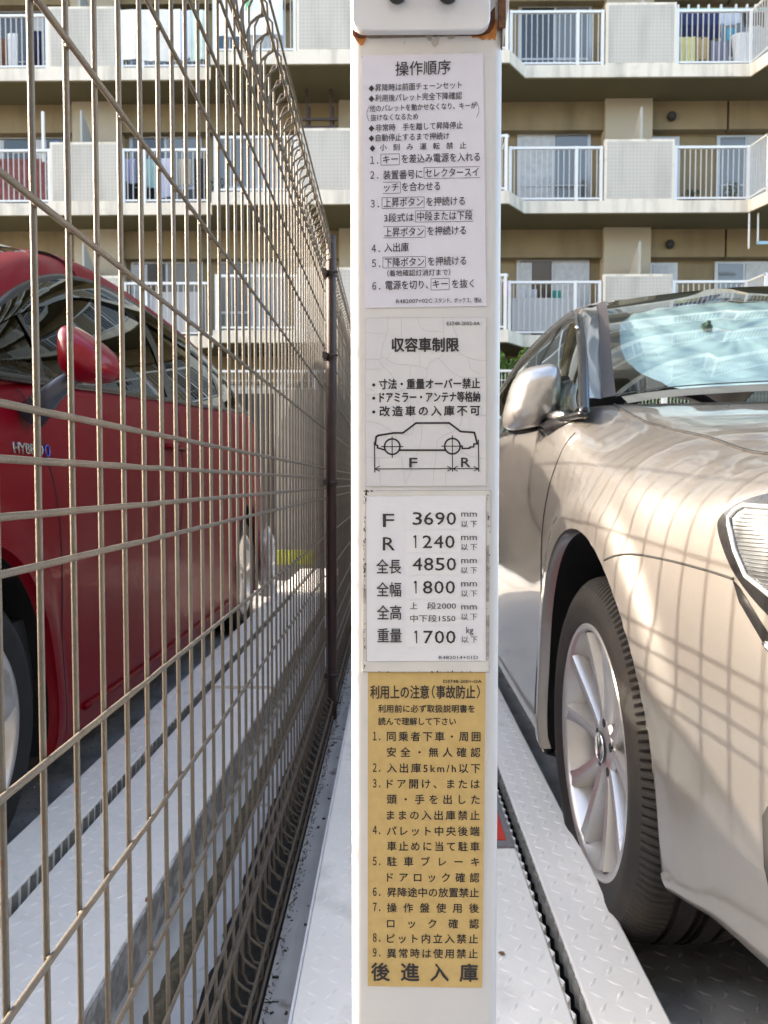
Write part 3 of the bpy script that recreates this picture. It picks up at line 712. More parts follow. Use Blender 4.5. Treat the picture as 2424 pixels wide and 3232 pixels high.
def loft(curves, n_along, n_across):
    C = [catmull(c, n_along) for c in curves]
    k = min(len(c) for c in C); C = [c[:k] for c in C]
    A = np.array(C); out = []
    for j in range(A.shape[1]): out.append(catmull(A[:, j], n_across))
    return np.array(out)

M_tyre = mat('tyre_rubber', (.017, .015, .0135), .75, noise=.3, nscale=14, bump=.25, bscale=160, stain=((.036, .027, .020), 9, .5, .75), rvar=.1)
M_tyre2 = mat('tyre_rubber_clean', (.012, .012, .012), .75, noise=.2, nscale=20)
M_alloy = mat('alloy', (.56, .55, .54), .33, metal=.75, noise=.05, nscale=25, rvar=.06, stain=((.25, .20, .15), 30, .66, .80))
M_alloy_dark = mat('alloy_barrel', (.22, .20, .18), .45, metal=.6, noise=.3, nscale=25)
M_blackp = mat('black_trim', (.012, .012, .013), .25, spec=.6)
M_blackm = mat('black_matte', (.02, .02, .02), .7)
M_chrome = mat('chrome', (.75, .75, .76), .12, metal=1)
def wheel(name, x, y, z, R, wd, dirn, parent, tyre_m, style='vw'):
    """outer face at x, dirn points inward"""
    t = link(name, None, parent, loc=(x, y, z)); d = dirn
    rl = R*.715; N = 420
    prof = [(.030, rl-.012), (.012, rl-.004), (.006, rl+.004), (.004, rl+.018), (.0, rl+.030), (-.001, rl+.045), (.003, R-.040), (.008, R-.026), (.014, R-.018), (.019, R-.012), (.025, R-.007), (.034, R-.0035), (.05, R-.001), (.060, R), (.061, R-.008), (.069, R-.008), (.070, R), (.095, R+.0005), (.096, R-.008), (.106, R-.008), (.107, R)]
    prof += [(wd-a, b) for a, b in reversed(prof)]
    def md(k, j):
        jj = j if j < 21 else 41-j
        if jj in (7, 8, 9, 10, 11) and k % 3 == 0: return -(.0, .0042, .0068, .0065, .0055)[jj-7] if False else -(.002, .007, .010, .010, .008)[jj-7]
        if jj in (12, 13) and k % 3 == 0: return -.004
        return 0
    MB().grid(lathe([(a*d, b) for a, b in prof], N, mod=md), closeu=True, flip=(d > 0)).obj('tyre', tyre_m, t, smooth=True, angle=35)
    # rim barrel
    bp = [(.010, rl+.002), (.006, rl-.004), (.008, rl-.010), (.016, rl-.014), (.030, rl-.020), (.06, rl-.028), (.15, rl-.030), (.20, rl-.010)]
    MB().grid(lathe([(a*d, b) for a, b in bp], 96), closeu=True, flip=(d > 0)).obj('rim', M_alloy, t, smooth=True, angle=50)
    sp = MB()
    if style == 'vw':
        for k in range(5):
            for s_ in (-1, 1):
                th = math.radians(72*k+90)
                th0 = th+s_*math.radians(13); th1 = th+s_*math.radians(17.5)
                n = 9; rows = []
                for q in range(n):
                    u = q/(n-1); r = .034+(rl-.018-.034)*u; a = th0+(th1-th0)*u
                    hw = .0125+.0045*u+.006*max(0, (u-.75)*4)**2*.5
                    xf = .034-.022*u**1.5; xe = xf+.006
                    ca, sa = math.cos(a), math.sin(a)
                    def pp(off, xx): return (d*xx, r*ca-off*sa, r*sa+off*ca)
                    rows.append([pp(-hw, xf+.045), pp(-hw, xe+.004), pp(-hw*.72, xf), pp(hw*.05, xf+.0035*1), pp(hw*.72, xf), pp(hw, xe+.004), pp(hw, xf+.045)])
                sp.grid(rows, flip=(d < 0))
        hubp = [(.030, .0001), (.030, .030), (.033, .034), (.034, .052), (.040, .058), (.075, .060)]
    else:
        n = 60
        for k in range(5):
            th = math.radians(72*k+90); rows = []
            for q in range(9):
                u = q/8; r = .04+(rl-.014-.04)*u; hw = .040+.046*u
                rows.append([(d*(.022-.012*u+(.0 if abs(v) < .9 else .02)), r*math.cos(th)-v*hw*math.sin(th), r*math.sin(th)+v*hw*math.cos(th)) for v in (-1, -.93, -.5, 0, .5, .93, 1)])
            sp.grid(rows, flip=(d < 0))
        hubp = [(.020, .0001), (.019, .028), (.024, .034), (.024, .056), (.05, .06)]
    sp.obj('spokes', M_alloy, t, smooth=True, angle=45)
    MB().grid(lathe([(a*d, b) for a, b in hubp], 48), closeu=True, flip=(d > 0)).obj('hub', M_alloy, t, smooth=True, angle=40)
    MB().grid(lathe([(a*d, b) for a, b in [(.10, .0001), (.10, rl-.03)]], 48), closeu=True, flip=(d > 0)).obj('brake_backing', M_alloy_dark, t, smooth=True)
    MB().grid(lathe([(a*d, b) for a, b in [(.070, .05), (.070, .145), (.08, .15), (.085, .145)]], 64), closeu=True, flip=(d > 0)).obj('brake_disc', mat('disc_steel', (.35, .33, .31), .35, metal=.9), t, smooth=True, angle=40)
    for k in range(5):
        th = math.radians(72*k+90+36*0)
        MB().tube([(d*.0325, .0455*math.cos(th), .0455*math.sin(th)), (d*.06, .0455*math.cos(th), .0455*math.sin(th))], .0085, 14).obj('bolt_recess', M_blackm, t, smooth=True, angle=40)
    if style == 'vw':
        c = MB().grid(lathe([(.026*d, .0001), (.026*d, .0265), (.0275*d, .029)], 40), closeu=True, flip=(d > 0)); cap = c.obj('centre_cap', mat('cap_dark', (.05, .05, .06), .3, metal=.5), t, smooth=True)
        e = MB(); e.tube([(d*.0255, .026*math.cos(a), .026*math.sin(a)) for a in np.linspace(0, 6.283, 37)[:-1]], .0018, 6, closed=True)
        for seg in ([(-.0085, .0225), (-.0000, .004)], [(.0085, .0225), (.0, .004)], [(-.0215, .0105), (-.010, -.020)], [(-.010, -.020), (0, -.002)], [(0, -.002), (.010, -.020)], [(.010, -.020), (.0215, .0105)]):
            e.tube([(d*.0252, y_, z_) for y_, z_ in seg], .0019, 6)
        e.obj('emblem', M_chrome, t, smooth=True, angle=50)
    else:
        MB().grid(lathe([(.016*d, .0001), (.016*d, .025), (.02*d, .028)], 32), closeu=True, flip=(d > 0)).obj('centre_cap', M_alloy_dark, t, smooth=True)
    return t

# ---------------------------------------------------------------- silver estate car (nose towards the camera)
SX = .345; SH = .915
M_silver = mat('silver_paint', (.315, .298, .280), .36, metal=.72, noise=.02, nscale=300, coat=1.0, bump=.0)
M_gap = mat('panel_gap', (.012, .012, .012), .7)
M_int = mat('car_interior', (.022, .022, .024), .8)
sc_ = thing('silver_car', 'silver beige car with folded mirror parked nose first right of the white post', 'car', (0, 0, 0))
def P0(*a): return list(a)
secs = {
 .54: [(.41, .19), (.37, .20), (.35, .26), (.34, .38), (.34, .50), (.345, .58), (.36, .63), (.39, .665), (.46, .685), (.56, .70), (.72, .71), (.915, .715)],
 .60: [(.30, .19), (.27, .20), (.25, .26), (.245, .38), (.245, .50), (.25, .585), (.265, .645), (.30, .685), (.38, .715), (.50, .735), (.70, .75), (.915, .76)],
 .70: [(.22, .21), (.19, .225), (.17, .28), (.157, .38), (.155, .52), (.16, .62), (.178, .70), (.215, .75), (.30, .785), (.44, .805), (.66, .82), (.915, .83)],
 .82: [(.16, .215), (.130, .23), (.112, .28), (.097, .38), (.093, .54), (.097, .65), (.112, .745), (.148, .798), (.215, .835), (.36, .852), (.62, .855), (.915, .862)],
 .95: [(.12, .225), (.092, .24), (.076, .285), (.064, .38), (.058, .56), (.060, .67), (.070, .772), (.100, .820), (.165, .851), (.30, .855), (.58, .88), (.915, .89)],
 1.06: [(.09, .225), (.062, .245), (.048, .285), (.038, .38), (.033, .58), (.038, .69), (.054, .768), (.085, .812), (.145, .850), (.28, .88), (.56, .905), (.915, .915)],
 1.20: [(.06, .185), (.03, .205), (.018, .26), (.013, .38), (.010, .60), (.014, .71), (.030, .79), (.065, .838), (.135, .880), (.27, .91), (.55, .935), (.915, .945)],
 1.42: [(.05, .18), (.018, .20), (.006, .26), (.002, .40), (.000, .62), (.004, .73), (.018, .815), (.055, .870), (.145, .918), (.28, .945), (.56, .965), (.915, .975)],
 1.60: [(.05, .18), (.014, .20), (.003, .26), (.002, .40), (.002, .62), (.004, .74), (.013, .835), (.040, .905), (.120, .955), (.28, .975), (.56, .988), (.915, .992)],
 1.72: [(.05, .18), (.012, .20), (.004, .26), (.008, .40), (.006, .62), (.004, .75), (.010, .850), (.030, .930), (.090, .990), (.20, 1.0), (.5, 1.0), (.915, 1.0)],
 1.90: [(.05, .18), (.012, .20), (.006, .26), (.014, .40), (.010, .62), (.003, .75), (.007, .85), (.022, .935), (.036, .962), (.06, .958), (.4, .95), (.915, .95)],
 2.40: [(.05, .18), (.012, .20), (.006, .26), (.018, .40), (.012, .62), (.002, .76), (.006, .86), (.018, .945), (.032, .972), (.06, .965), (.4, .95), (.915, .95)],
 3.20: [(.05, .18), (.012, .20), (.006, .26), (.018, .40), (.012, .62), (.001, .77), (.006, .88), (.018, .96), (.032, .988), (.06, .98), (.4, .95), (.915, .95)],
 4.21: [(.05, .18), (.014, .20), (.004, .26), (.002, .40), (.002, .62), (.000, .79), (.008, .90), (.022, .985), (.038, 1.01), (.06, 1.0), (.4, .98), (.915, .98)],
 5.00: [(.10, .20), (.05, .22), (.04, .28), (.035, .40), (.035, .62), (.035, .80), (.045, .92), (.06, 1.0), (.08, 1.03), (.12, 1.03), (.4, 1.03), (.915, 1.03)],
 5.32: [(.30, .26), (.22, .28), (.20, .34), (.20, .42), (.20, .62), (.20, .78), (.21, .88), (.22, .95), (.25, .98), (.3, .99), (.5, 1.0), (.915, 1.0)]}
cowl_s = lambda y, d, z: (d > .115 and y > 1.705-.11*min(1, (d-.12)/.5)) or (y > 1.74 and d > .05 and z > .93)
ARC = (1.415, .335, .355, .398)
body, bvS = car_body(secs, SX, 1, SH, [ARC, (4.21, .335, .355, .39)], M_silver, M_int, 'body', sc_, cowl_s, None)
arch_liner(bvS, SX, 1, *ARC, sc_, M_silver, .20, .236); arch_liner(bvS, SX, 1, 4.21, .335, .355, .39, sc_, M_silver)
wheel('wheel', SX+.018, 1.415, .322, .322, .215, 1, sc_, M_tyre)
wheel('wheel', SX+.018, 4.21, .322, .322, .215, 1, sc_, M_tyre)
wheel('wheel', SX+2*SH-.018, 1.415, .322, .322, .215, -1, sc_, M_tyre)
wheel('wheel', SX+2*SH-.018, 4.21, .322, .322, .215, -1, sc_, M_tyre)
# panel gaps
gapr = .0029
line_on(bvS, SX, 1, [(SX+.148, 1.715), (SX+.142, 1.66), (SX+.146, 1.58), (SX+.153, 1.42), (SX+.158, 1.22), (SX+.166, 1.06), (SX+.20, .92), (SX+.27, .80)], gapr, M_gap, 'bonnet_gap', sc_, top=True, off=.0008)
line_on(bvS, SX, 1, [(1.640, .925), (1.665, .87), (1.72, .80), (1.79, .68), (1.815, .55), (1.81, .40), (1.79, .27)], .0018, M_gap, 'door_gap', sc_)
line_on(bvS, SX, 1, [(2.78, .96), (2.78, .80), (2.77, .55), (2.74, .30)], gapr, M_gap, 'door_gap', sc_)
line_on(bvS, SX, 1, [(1.235, .693), (1.17, .709), (1.08, .711), (.98, .707), (.925, .702)], .0019, M_gap, 'bumper_gap', sc_)
# greenhouse: curves in (d, y, z)
def cv(pts): return [(SX+d, y, z) for (y, d, z) in pts]
T = cv([(1.605, .052, .966), (1.85, .108, 1.12), (2.10, .162, 1.24), (2.30, .202, 1.315), (2.60, .240, 1.368), (3.10, .256, 1.392), (3.70, .258, 1.375), (4.30, .22, 1.25), (4.62, .16, 1.08)])
Wc = cv([(1.70, .118, 1.004), (1.95, .178, 1.135), (2.20, .245, 1.262), (2.42, .300, 1.358), (2.58, .335, 1.412)])
# A-pillar: between the window edge T(0..4) and the windscreen edge W
ta = catmull(T[:5], 8); wa = catmull(Wc, 8)
mid_ = (ta+wa)/2; mid_[:, 0] -= .012; mid_[:, 2] += .014
G = [catmull([ta[i], mid_[i], wa[i]], 5) for i in range(len(ta))]
MB().grid(G).obj('pillar', M_silver, sc_, smooth=True)
MB().grid([[(2*(SX+SH)-p[0], p[1], p[2]) for p in r] for r in G], flip=True).obj('pillar', M_silver, sc_, smooth=True)
fb = [on_top(bvS, SX+d, 1.72-.3*(d-.12), .002) for d in (.03, .07, .118)]
# windscreen
wb = [(1.70, .118, 1.004), (1.67, .25, 1.022), (1.63, .45, 1.030), (1.585, .70, 1.033), (1.57, .915, 1.033)]
wt = [(2.58, .335, 1.412), (2.555, .45, 1.428), (2.525, .60, 1.440), (2.495, .76, 1.448), (2.485, .915, 1.450)]
base = catmull(cv(wb), 5); top_ = catmull(cv(wt), 5); edge = catmull(Wc, 6)
nE = len(edge); SG = []
for i in range(nE):
    u = i/(nE-1); row = []
    for j in range(len(base)):
        p = base[j]*(1-u)+top_[j]*u; bul = math.sin(math.pi*u)*.035
        e_off = (edge[i]-(base[0]*(1-u)+top_[0]*u))*(1-j/(len(base)-1))**3
        q = p+e_off; q[2] += bul*(1-(1-j/(len(base)-1))**3)*.6; q[1] -= bul*(1-(1-j/(len(base)-1))**3)*.4; row.append(q)
    SG.append(row)
SG = np.array(SG)
SGm = SG.copy()[:, ::-1]; SGm[..., 0] = 2*(SX+SH)-SGm[..., 0]; FULL = np.concatenate([SG, SGm[:, 1:]], 1)
M_ws = glass('windscreen_glass', (.78, .87, .87), .04)
MB().grid(FULL).obj('windscreen', M_ws, sc_, smooth=True)
# black ceramic band along edge + base
def band(G, w_):
    out = []
    for i in range(G.shape[0]):
        a, b = G[i, 0], G[i, 2]; t = (b-a)/np.linalg.norm(b-a); out.append([a+t*0+np.array((-.0, -.002, .002)), a+t*w_+np.array((0, -.002, .002))])
    return out
MB().grid(band(SG, .030)).obj('screen_seal', mat('dark_seal', (.05, .045, .045), .4), sc_, smooth=True)
MB().grid([[tuple(FULL[0, j]+np.array((0, -.002, .002))), tuple(FULL[1, j]*.18+FULL[0, j]*.82+np.array((0, -.002, .002)))] for j in range(FULL.shape[1])]).obj('screen_seal', M_blackp, sc_, smooth=True)
# cowl strip
MB().grid([[tuple(FULL[0, j]+np.array((0, -.0, -.002))), tuple(FULL[0, j]+np.array((0, -.05, -.022)))] for j in range(2, FULL.shape[1]-2)], flip=True).obj('cowl_panel', mat('cowl_grey', (.10, .11, .11), .3), sc_, smooth=True)
# roof
yr = np.concatenate([np.linspace(2.30, 2.6, 8), np.linspace(2.7, 4.6, 20)])
Tc = catmull(T, 10); rows = []
for y in yr:
    i = np.argmin(abs(Tc[:, 1]-y)); e = Tc[i].copy(); e[1] = y
    hc = np.interp(y, [2.3, 2.5, 3.0, 3.6, 4.2, 4.6], [1.44, 1.452, 1.475, 1.47, 1.42, 1.33])
    rows.append(catmull([e, (e[0]+.035, y, e[2]+.030), (e[0]+.095, y, min(e[2]+.055, hc)), (e[0]+.25, y, hc-.018), (SX+SH, y, hc)], 5))
hdr = catmull(cv(wt), 5)
R_ = np.array(rows)
for i in range(R_.shape[0]):              # trim the front to the windscreen header
    for j in range(R_.shape[1]):
        x = R_[i, j, 0]; yh = np.interp(x, top_[:, 0], top_[:, 1]); 
        if R_[i, j, 1] < yh and x > top_[0, 0]: R_[i, j, 1] = yh; R_[i, j, 2] = np.interp(x, top_[:, 0], top_[:, 2])
        elif R_[i, j, 1] < 2.58 and x <= top_[0, 0] and j > 0:
            u = (x-R_[i, 0, 0])/max(1e-5, (top_[0, 0]-R_[i, 0, 0])); R_[i, j, 1] = R_[i, 0, 1]*(1-u)+2.58*u; R_[i, j, 2] = R_[i, 0, 2]*(1-u)+1.412*u+.01*math.sin(math.pi*u)
MB().grid(R_).grid(np.stack([2*(SX+SH)-R_[..., 0], R_[..., 1], R_[..., 2]], -1), flip=True).obj('roof', M_silver, sc_, smooth=True)
# side glass
Bc = catmull(cv([(1.60, .050, .958), (1.9, .034, .962), (2.4, .030, .972), (3.2, .030, .988), (4.2, .036, 1.01), (4.62, .10, 1.03)]), 10)
def polyc(C, y0, y1, deg=6):
    m_ = (C[:, 1] >= y0-.02) & (C[:, 1] <= y1+.02); c0 = (y0+y1)/2; return c0, [np.polyfit(C[m_, 1]-c0, C[m_, k], deg) for k in (0, 2)]
def pv(pc, y): return np.array((np.polyval(pc[1][0], y-pc[0]), y, np.polyval(pc[1][1], y-pc[0])))
def side_glass(y0, y1, inset, n=60):
    pb, pt = polyc(Bc, y0, y1), polyc(Tc, y0, y1)
    g = []
    for y in np.linspace(y0, y1, n):
        b = pv(pb, y); t = pv(pt, y)
        b[0] += inset; t[0] += inset
        g.append([b*(1-u)+t*u+np.array((-.02*math.sin(math.pi*u), 0, 0)) for u in np.linspace(0, 1, 10)])
    return g
M_sg = glass('side_glass', (.30, .34, .33), .07)
MB().grid(side_glass(1.64, 4.55, .010), flip=True).obj('side_window', M_sg, sc_, smooth=True)
gm = np.array(side_glass(1.64, 4.55, .010)); gm[..., 0] = 2*(SX+SH)-gm[..., 0]; MB().grid(gm).obj('side_window', M_sg, sc_, smooth=True)
# black window frame
def strip(curve, r, m, name, par): MB().tube([tuple(p) for p in curve], r, 8).obj(name, m, par, smooth=True)
fr_ = [p+np.array((.004, 0, -.004)) for p in Tc]
strip(fr_, .012, M_blackp, 'window_frame', sc_); strip([p+np.array((.002, 0, .004)) for p in Bc], .008, M_blackp, 'window_frame', sc_)
strip([p+np.array((-.006, 0, .010)) for p in Tc[18:]], .004, M_chrome, 'window_trim', sc_)
MB().grid([[(SX+.052, 1.625, .965), (SX+.052, 1.78, .965)], [(SX+.092, 1.79, 1.075), (SX+.094, 1.80, 1.080)]], flip=True).obj('quarter_panel', M_blackp, sc_)
for ya in (2.74, 3.75):
    b = [np.interp(ya, Bc[:, 1], Bc[:, k]) for k in range(3)]; t = [np.interp(ya, Tc[:, 1], Tc[:, k]) for k in range(3)]
    MB().grid([[(b[0]+.002, ya, b[2]), (b[0]+.002, ya+.09, b[2])], [(b[0]+.06, ya-.01, (b[2]+t[2])/2), (b[0]+.06, ya+.07, (b[2]+t[2])/2)], [(t[0]+.004, ya-.03, t[2]), (t[0]+.004, ya+.05, t[2])]], flip=True).obj('pillar_trim', M_blackp, sc_, smooth=True)
# interior : seats, dashboard, steering wheel
def seat(x, y, par):
    b = MB()
    b.grid([[(x+u*.25*s_, y+.12+yy, zz) for u, s_ in ((-1, 1), (-.85, 1), (0, 1), (.85, 1), (1, 1))] for yy, zz in ((-.10, .45), (.0, .60), (.07, .8), (.14, 1.0), (.17, 1.06), (.24, 1.05), (.2, .5))], flip=True)
    b.grid(lathe([(-.12, .001), (-.12, .05), (-.09, .075), (.09, .075), (.12, .05), (.12, .001)], 16, (x, y+.33, 1.16)), closeu=True)
    b.obj('seat', mat('seat_fabric', (.05, .05, .052), .9), par, smooth=True)
seat(SX+.50, 2.75, sc_); seat(SX+1.33, 2.75, sc_)
MB().box(SX+.13, SX+1.70, 1.95, 2.12, .80, .985).obj('dashboard', M_int, sc_)
st = [(SX+.50+.185*math.cos(a), 2.28+.07*math.sin(a), .93+.17*math.sin(a)) for a in np.linspace(0, 6.283, 33)[:-1]]
MB().tube(st, .013, 8, closed=True).obj('steering_wheel', M_int, sc_, smooth=True)
MB().box(SX+.06, SX+1.77, 1.8, 4.9, .25, .45).obj('floor', M_int, sc_)
# folding sun shade behind the windscreen
def wsurf(u, v):   # u across (0 edge ..1 other edge), v up
    i = v*(FULL.shape[0]-1); j = u*(FULL.shape[1]-1); i0 = min(int(i), FULL.shape[0]-2); j0 = min(int(j), FULL.shape[1]-2); a, b = i-i0, j-j0
    return FULL[i0, j0]*(1-a)*(1-b)+FULL[i0+1, j0]*a*(1-b)+FULL[i0, j0+1]*(1-a)*b+FULL[i0+1, j0+1]*a*b
M_shade = mat('sunshade_film', (.42, .53, .58), .42, metal=.25, noise=.05, nscale=20)
n_ = M_shade.node_tree.nodes; l_ = M_shade.node_tree.links
for sname, uc, lab in (('a', .275, 'pale cyan foil sunshade lobe with suction cup behind the silver car windscreen, left one'), ('b', .735, 'pale cyan foil sunshade lobe behind the windscreen, farther from the post')):
    t = thing('sunshade', lab, 'sunshade')
    rows = []; NA, NR = 96, 22
    for k in range(NA):
        a = 2*math.pi*k/NA; row = []
        for q in range(NR+1):
            rr = q/NR; s_ = 2.0
            ca, sa = math.cos(a), math.sin(a); f = (abs(ca)**2.5+abs(sa)**2.5)**(-1/2.5)
            u = uc+.205*rr*ca*f; v = .445+.425*rr*sa*f
            cxr = u-(uc+.0); 
            wr = .006*math.sin(9*a+3*math.sin(2*a))*rr*(1-rr)+.0035*math.sin(23*a+5*rr+uc*9)*rr*(1-rr*.8)+.0035*math.sin(14*u*6.28+9*v)+.0016*math.sin(61*u+80*v)+.0014*math.sin(150*u-90*v)
            p = wsurf(min(max(u, .0), 1), min(max(v, 0), 1)); n = np.array((0, .80, -.60))
            row.append(p+n*(.034+wr))
        rows.append(row)
    MB().grid(rows, closeu=True).obj('foil', M_shade, t, smooth=True)
    if sname == 'a':
        c = wsurf(.235, .48); n = Vector((0, -.80, .60))
        k_ = MB().grid(lathe([(.0, .0001), (.0, .016), (.006, .015), (.010, .007), (.022, .0055), (.024, .0001)], 20))
        k_.obj('suction_cup', mat('cup_dark', (.06, .09, .07), .25), t, smooth=True, angle=50, loc=Vector(c)+Vector((0, .8, -.6))*.026, rot=n.to_track_quat('X', 'Z').to_euler())
# folded door mirror
def ellipsoid(c, r, n=28, m_=16, f=None):
    G = []
    for i in range(m_+1):
        th = math.pi*i/m_; row = []
        for j in range(n+1):
            ph = 2*math.pi*j/n
            p = np.array((math.sin(th)*math.cos(ph), math.sin(th)*math.sin(ph), math.cos(th)))
            if f: p = f(p)
            row.append((c[0]+r[0]*p[0], c[1]+r[1]*p[1], c[2]+r[2]*p[2]))
        G.append(row)
    return G
mr = link('door_mirror', None, sc_, loc=(0, 0, 0))
def mshape(p):
    x, y, z = p; s_ = lambda v, e: math.copysign(abs(v)**e, v)
    x, z = s_(x, .55), s_(z, .62); y = s_(y, .8)
    if y > 0: y *= .25
    x *= 1-.14*z; z += .16*x
    x += .16*z
    return np.array((x, y, z))
MB().grid(ellipsoid((.350, 1.93, 1.032), (.064, .105, .078), f=mshape), flip=True).obj('housing', mat('mirror_silver', (.52, .51, .50), .28, metal=.7, coat=1), mr, smooth=True)
rim_ = [tuple(np.array((.361, 1.950, 1.030))+np.array((.060, .01, .078))*mshape((math.cos(a), 0, math.sin(a)))) for a in np.linspace(0, 6.283, 41)[:-1]]
MB().tube(rim_, .0065, 8, closed=True).obj('rim_seal', M_blackp, mr, smooth=True)
MB().add([tuple(np.array(p)+np.array((0, .006, 0))) for p in rim_], [tuple(range(40))]).obj('mirror_glass', M_chrome, mr)
MB().tube([(.372, 1.90, .962), (.385, 1.82, .948), (.405, 1.74, .950), (.41, 1.70, .958)], [.014, .026, .022, .014], 12).obj('mirror_arm', M_blackp, mr, smooth=True)
MB().tube([(.366, 1.905, .980), (.388, 1.82, .976), (.408, 1.74, .972)], [.006, .013, .008], 10).obj('arm_cover', MATS['mirror_silver'], mr, smooth=True)
# headlight
def smooth_loop(P, n=4):
    P = [P[-1]]+P+[P[0], P[1]]; c = catmull(P, n); return [tuple(q) for q in c[n:-n*1-1]][:-0 or None][:(len(P)-3)*n]
HL = smooth_loop([(.968, .772), (.958, .785), (.93, .800), (.865, .813), (.74, .810), (.66, .78), (.62, .70), (.66, .63), (.74, .628), (.80, .640), (.865, .667), (.92, .706), (.952, .742), (.966, .762)])
hl = patch(bvS, SX, 1, HL, .0022, .014, M_blackp, 'headlight', sc_)
def shrink(poly, cy, cz, sy, sz, dy=0, dz=0): return [(cy+(y-cy)*sy+dy, cz+(z-cz)*sz+dz) for y, z in poly]
LENS = [(.945, .774), (.940, .783), (.930, .789), (.88, .787), (.80, .784), (.72, .775), (.66, .75), (.66, .67), (.74, .664), (.80, .670), (.86, .690), (.900, .709), (.922, .737), (.940, .765)]
patch(bvS, SX, 1, LENS, .0045, .014, mat('lamp_inner', (.09, .10, .11), .35, metal=.5, noise=.3, nscale=30), 'reflector', hl)
q = [on_side(bvS, SX, 1, y, z, .0065) for y, z in LENS]
MB().tube(q, .0032, 8, closed=True).obj('lens_edge', mat('lens_edge', (.62, .63, .64), .15, metal=.5), hl, smooth=True)
ribs = MB()
for k in range(20):
    z = .694+k*.0045; ya = np.interp(z, [.66, .69, .709, .737, .765, .789], [.80, .86, .90, .922, .940, .928])-.006
    ribs.tube([on_side(bvS, SX, 1, yy, z, .0062) for yy in np.linspace(ya, .83, 6)], .0007, 4)
ribs.obj('lens_ribs', mat('rib_grey', (.26, .26, .27), .3, metal=.5), hl, smooth=True)
patch(bvS, SX, 1, [(.80, .757), (.70, .755), (.67, .74), (.67, .672), (.75, .662), (.815, .672), (.842, .70), (.825, .745)], .0066, .014, mat('projector_glass', (.55, .62, .70), .12, metal=.8, noise=.15, nscale=18), 'projector', hl)
patch(bvS, SX, 1, [(y, z) for y, z in HL], .0105, .014, glass('headlight_cover', (.96, .97, .98), -.01), 'lens_cover', hl)
patch(bvS, SX, 1, [(.926, .701), (.914, .694), (.862, .645), (.80, .606), (.70, .588), (.70, .570), (.80, .588), (.866, .630), (.912, .676)], .0012, .010, M_blackp, 'bumper_gloss_strip', sc_)
line_on(bvS, SX, 1, [(.868, .636), (.80, .597), (.70, .582), (.66, .580)], .003, M_chrome, 'chrome_strip', sc_, off=.003)
patch(bvS, SX, 1, [(.868, .435), (.860, .450), (.84, .456), (.80, .455), (.70, .45), (.70, .325), (.80, .315), (.84, .32), (.860, .335), (.868, .375)], .0012, .016, M_blackm, 'lower_intake', sc_)
# grille, badge-less plate on the nose
for k in range(5): MB().box(SX+.40, SX+1.43, .528, .5395, .54+k*.028, .550+k*.028).obj('grille_slat', M_chrome, sc_)
MB().box(SX+.38, SX+1.45, .532, .5398, .53, .67).obj('grille', M_blackp, sc_)
MB().box(SX+.70, SX+1.13, .522, .5385, .36, .50).obj('number_plate', mat('plate_white', (.7, .7, .7), .5), sc_)
# underside
MB().box(SX+.30, SX+1.53, .95, 5.2, .19, .21).obj('underbody', M_blackm, sc_)

# ---------------------------------------------------------------- red hybrid estate
RX = -.80; RH = .885
M_red = mat('red_paint', (.165, .0015, .007), .4, metal=.0, coat=.07, spec=.10, noise=.02, nscale=300)
rc = thing('red_car', 'dark red hybrid car parked nose first behind the wire mesh fence', 'car')
rsecs = {
 .50: [(.42, .20), (.38, .22), (.36, .28), (.35, .38), (.35, .50), (.355, .58), (.37, .64), (.40, .68), (.47, .70), (.60, .715), (.75, .725), (.885, .73)],
 .62: [(.24, .19), (.22, .21), (.20, .27), (.19, .38), (.19, .52), (.20, .61), (.21, .68), (.24, .73), (.32, .765), (.48, .79), (.68, .81), (.885, .82)],
 .85: [(.12, .18), (.10, .20), (.08, .26), (.075, .38), (.075, .56), (.08, .68), (.095, .76), (.13, .82), (.22, .865), (.38, .895), (.6, .915), (.885, .925)],
 1.15: [(.07, .17), (.035, .19), (.022, .25), (.018, .38), (.018, .60), (.022, .74), (.035, .85), (.07, .91), (.17, .955), (.35, .985), (.6, 1.0), (.885, 1.01)],
 1.42: [(.05, .17), (.018, .19), (.006, .25), (.002, .38), (.0, .62), (.005, .78), (.016, .90), (.05, .965), (.14, 1.01), (.32, 1.04), (.6, 1.055), (.885, 1.06)],
 1.70: [(.05, .15), (.015, .17), (.006, .24), (.012, .38), (.010, .62), (.003, .80), (.010, .93), (.024, 1.01), (.05, 1.04), (.10, 1.05), (.6, 1.06), (.885, 1.07)],
 2.30: [(.05, .14), (.015, .16), (.006, .24), (.020, .38), (.014, .62), (.002, .82), (.008, .96), (.020, 1.06), (.036, 1.085), (.08, 1.08), (.6, 1.0), (.885, 1.0)],
 3.40: [(.05, .14), (.015, .16), (.006, .24), (.020, .38), (.014, .62), (.001, .84), (.008, 1.0), (.020, 1.12), (.040, 1.148), (.08, 1.14), (.6, 1.0), (.885, 1.0)],
 4.15: [(.05, .15), (.018, .17), (.004, .25), (.002, .40), (.002, .62), (.001, .85), (.012, 1.03), (.028, 1.16), (.05, 1.195), (.10, 1.19), (.6, 1.1), (.885, 1.1)],
 4.75: [(.12, .20), (.06, .22), (.04, .30), (.035, .42), (.035, .64), (.035, .85), (.05, 1.03), (.07, 1.18), (.09, 1.22), (.14, 1.22), (.6, 1.2), (.885, 1.2)],
 5.05: [(.26, .28), (.20, .30), (.17, .36), (.16, .46), (.16, .64), (.17, .82), (.19, 1.0), (.21, 1.1), (.24, 1.14), (.3, 1.15), (.6, 1.15), (.885, 1.15)]}
RARC = (1.42, .32, .368, .385)
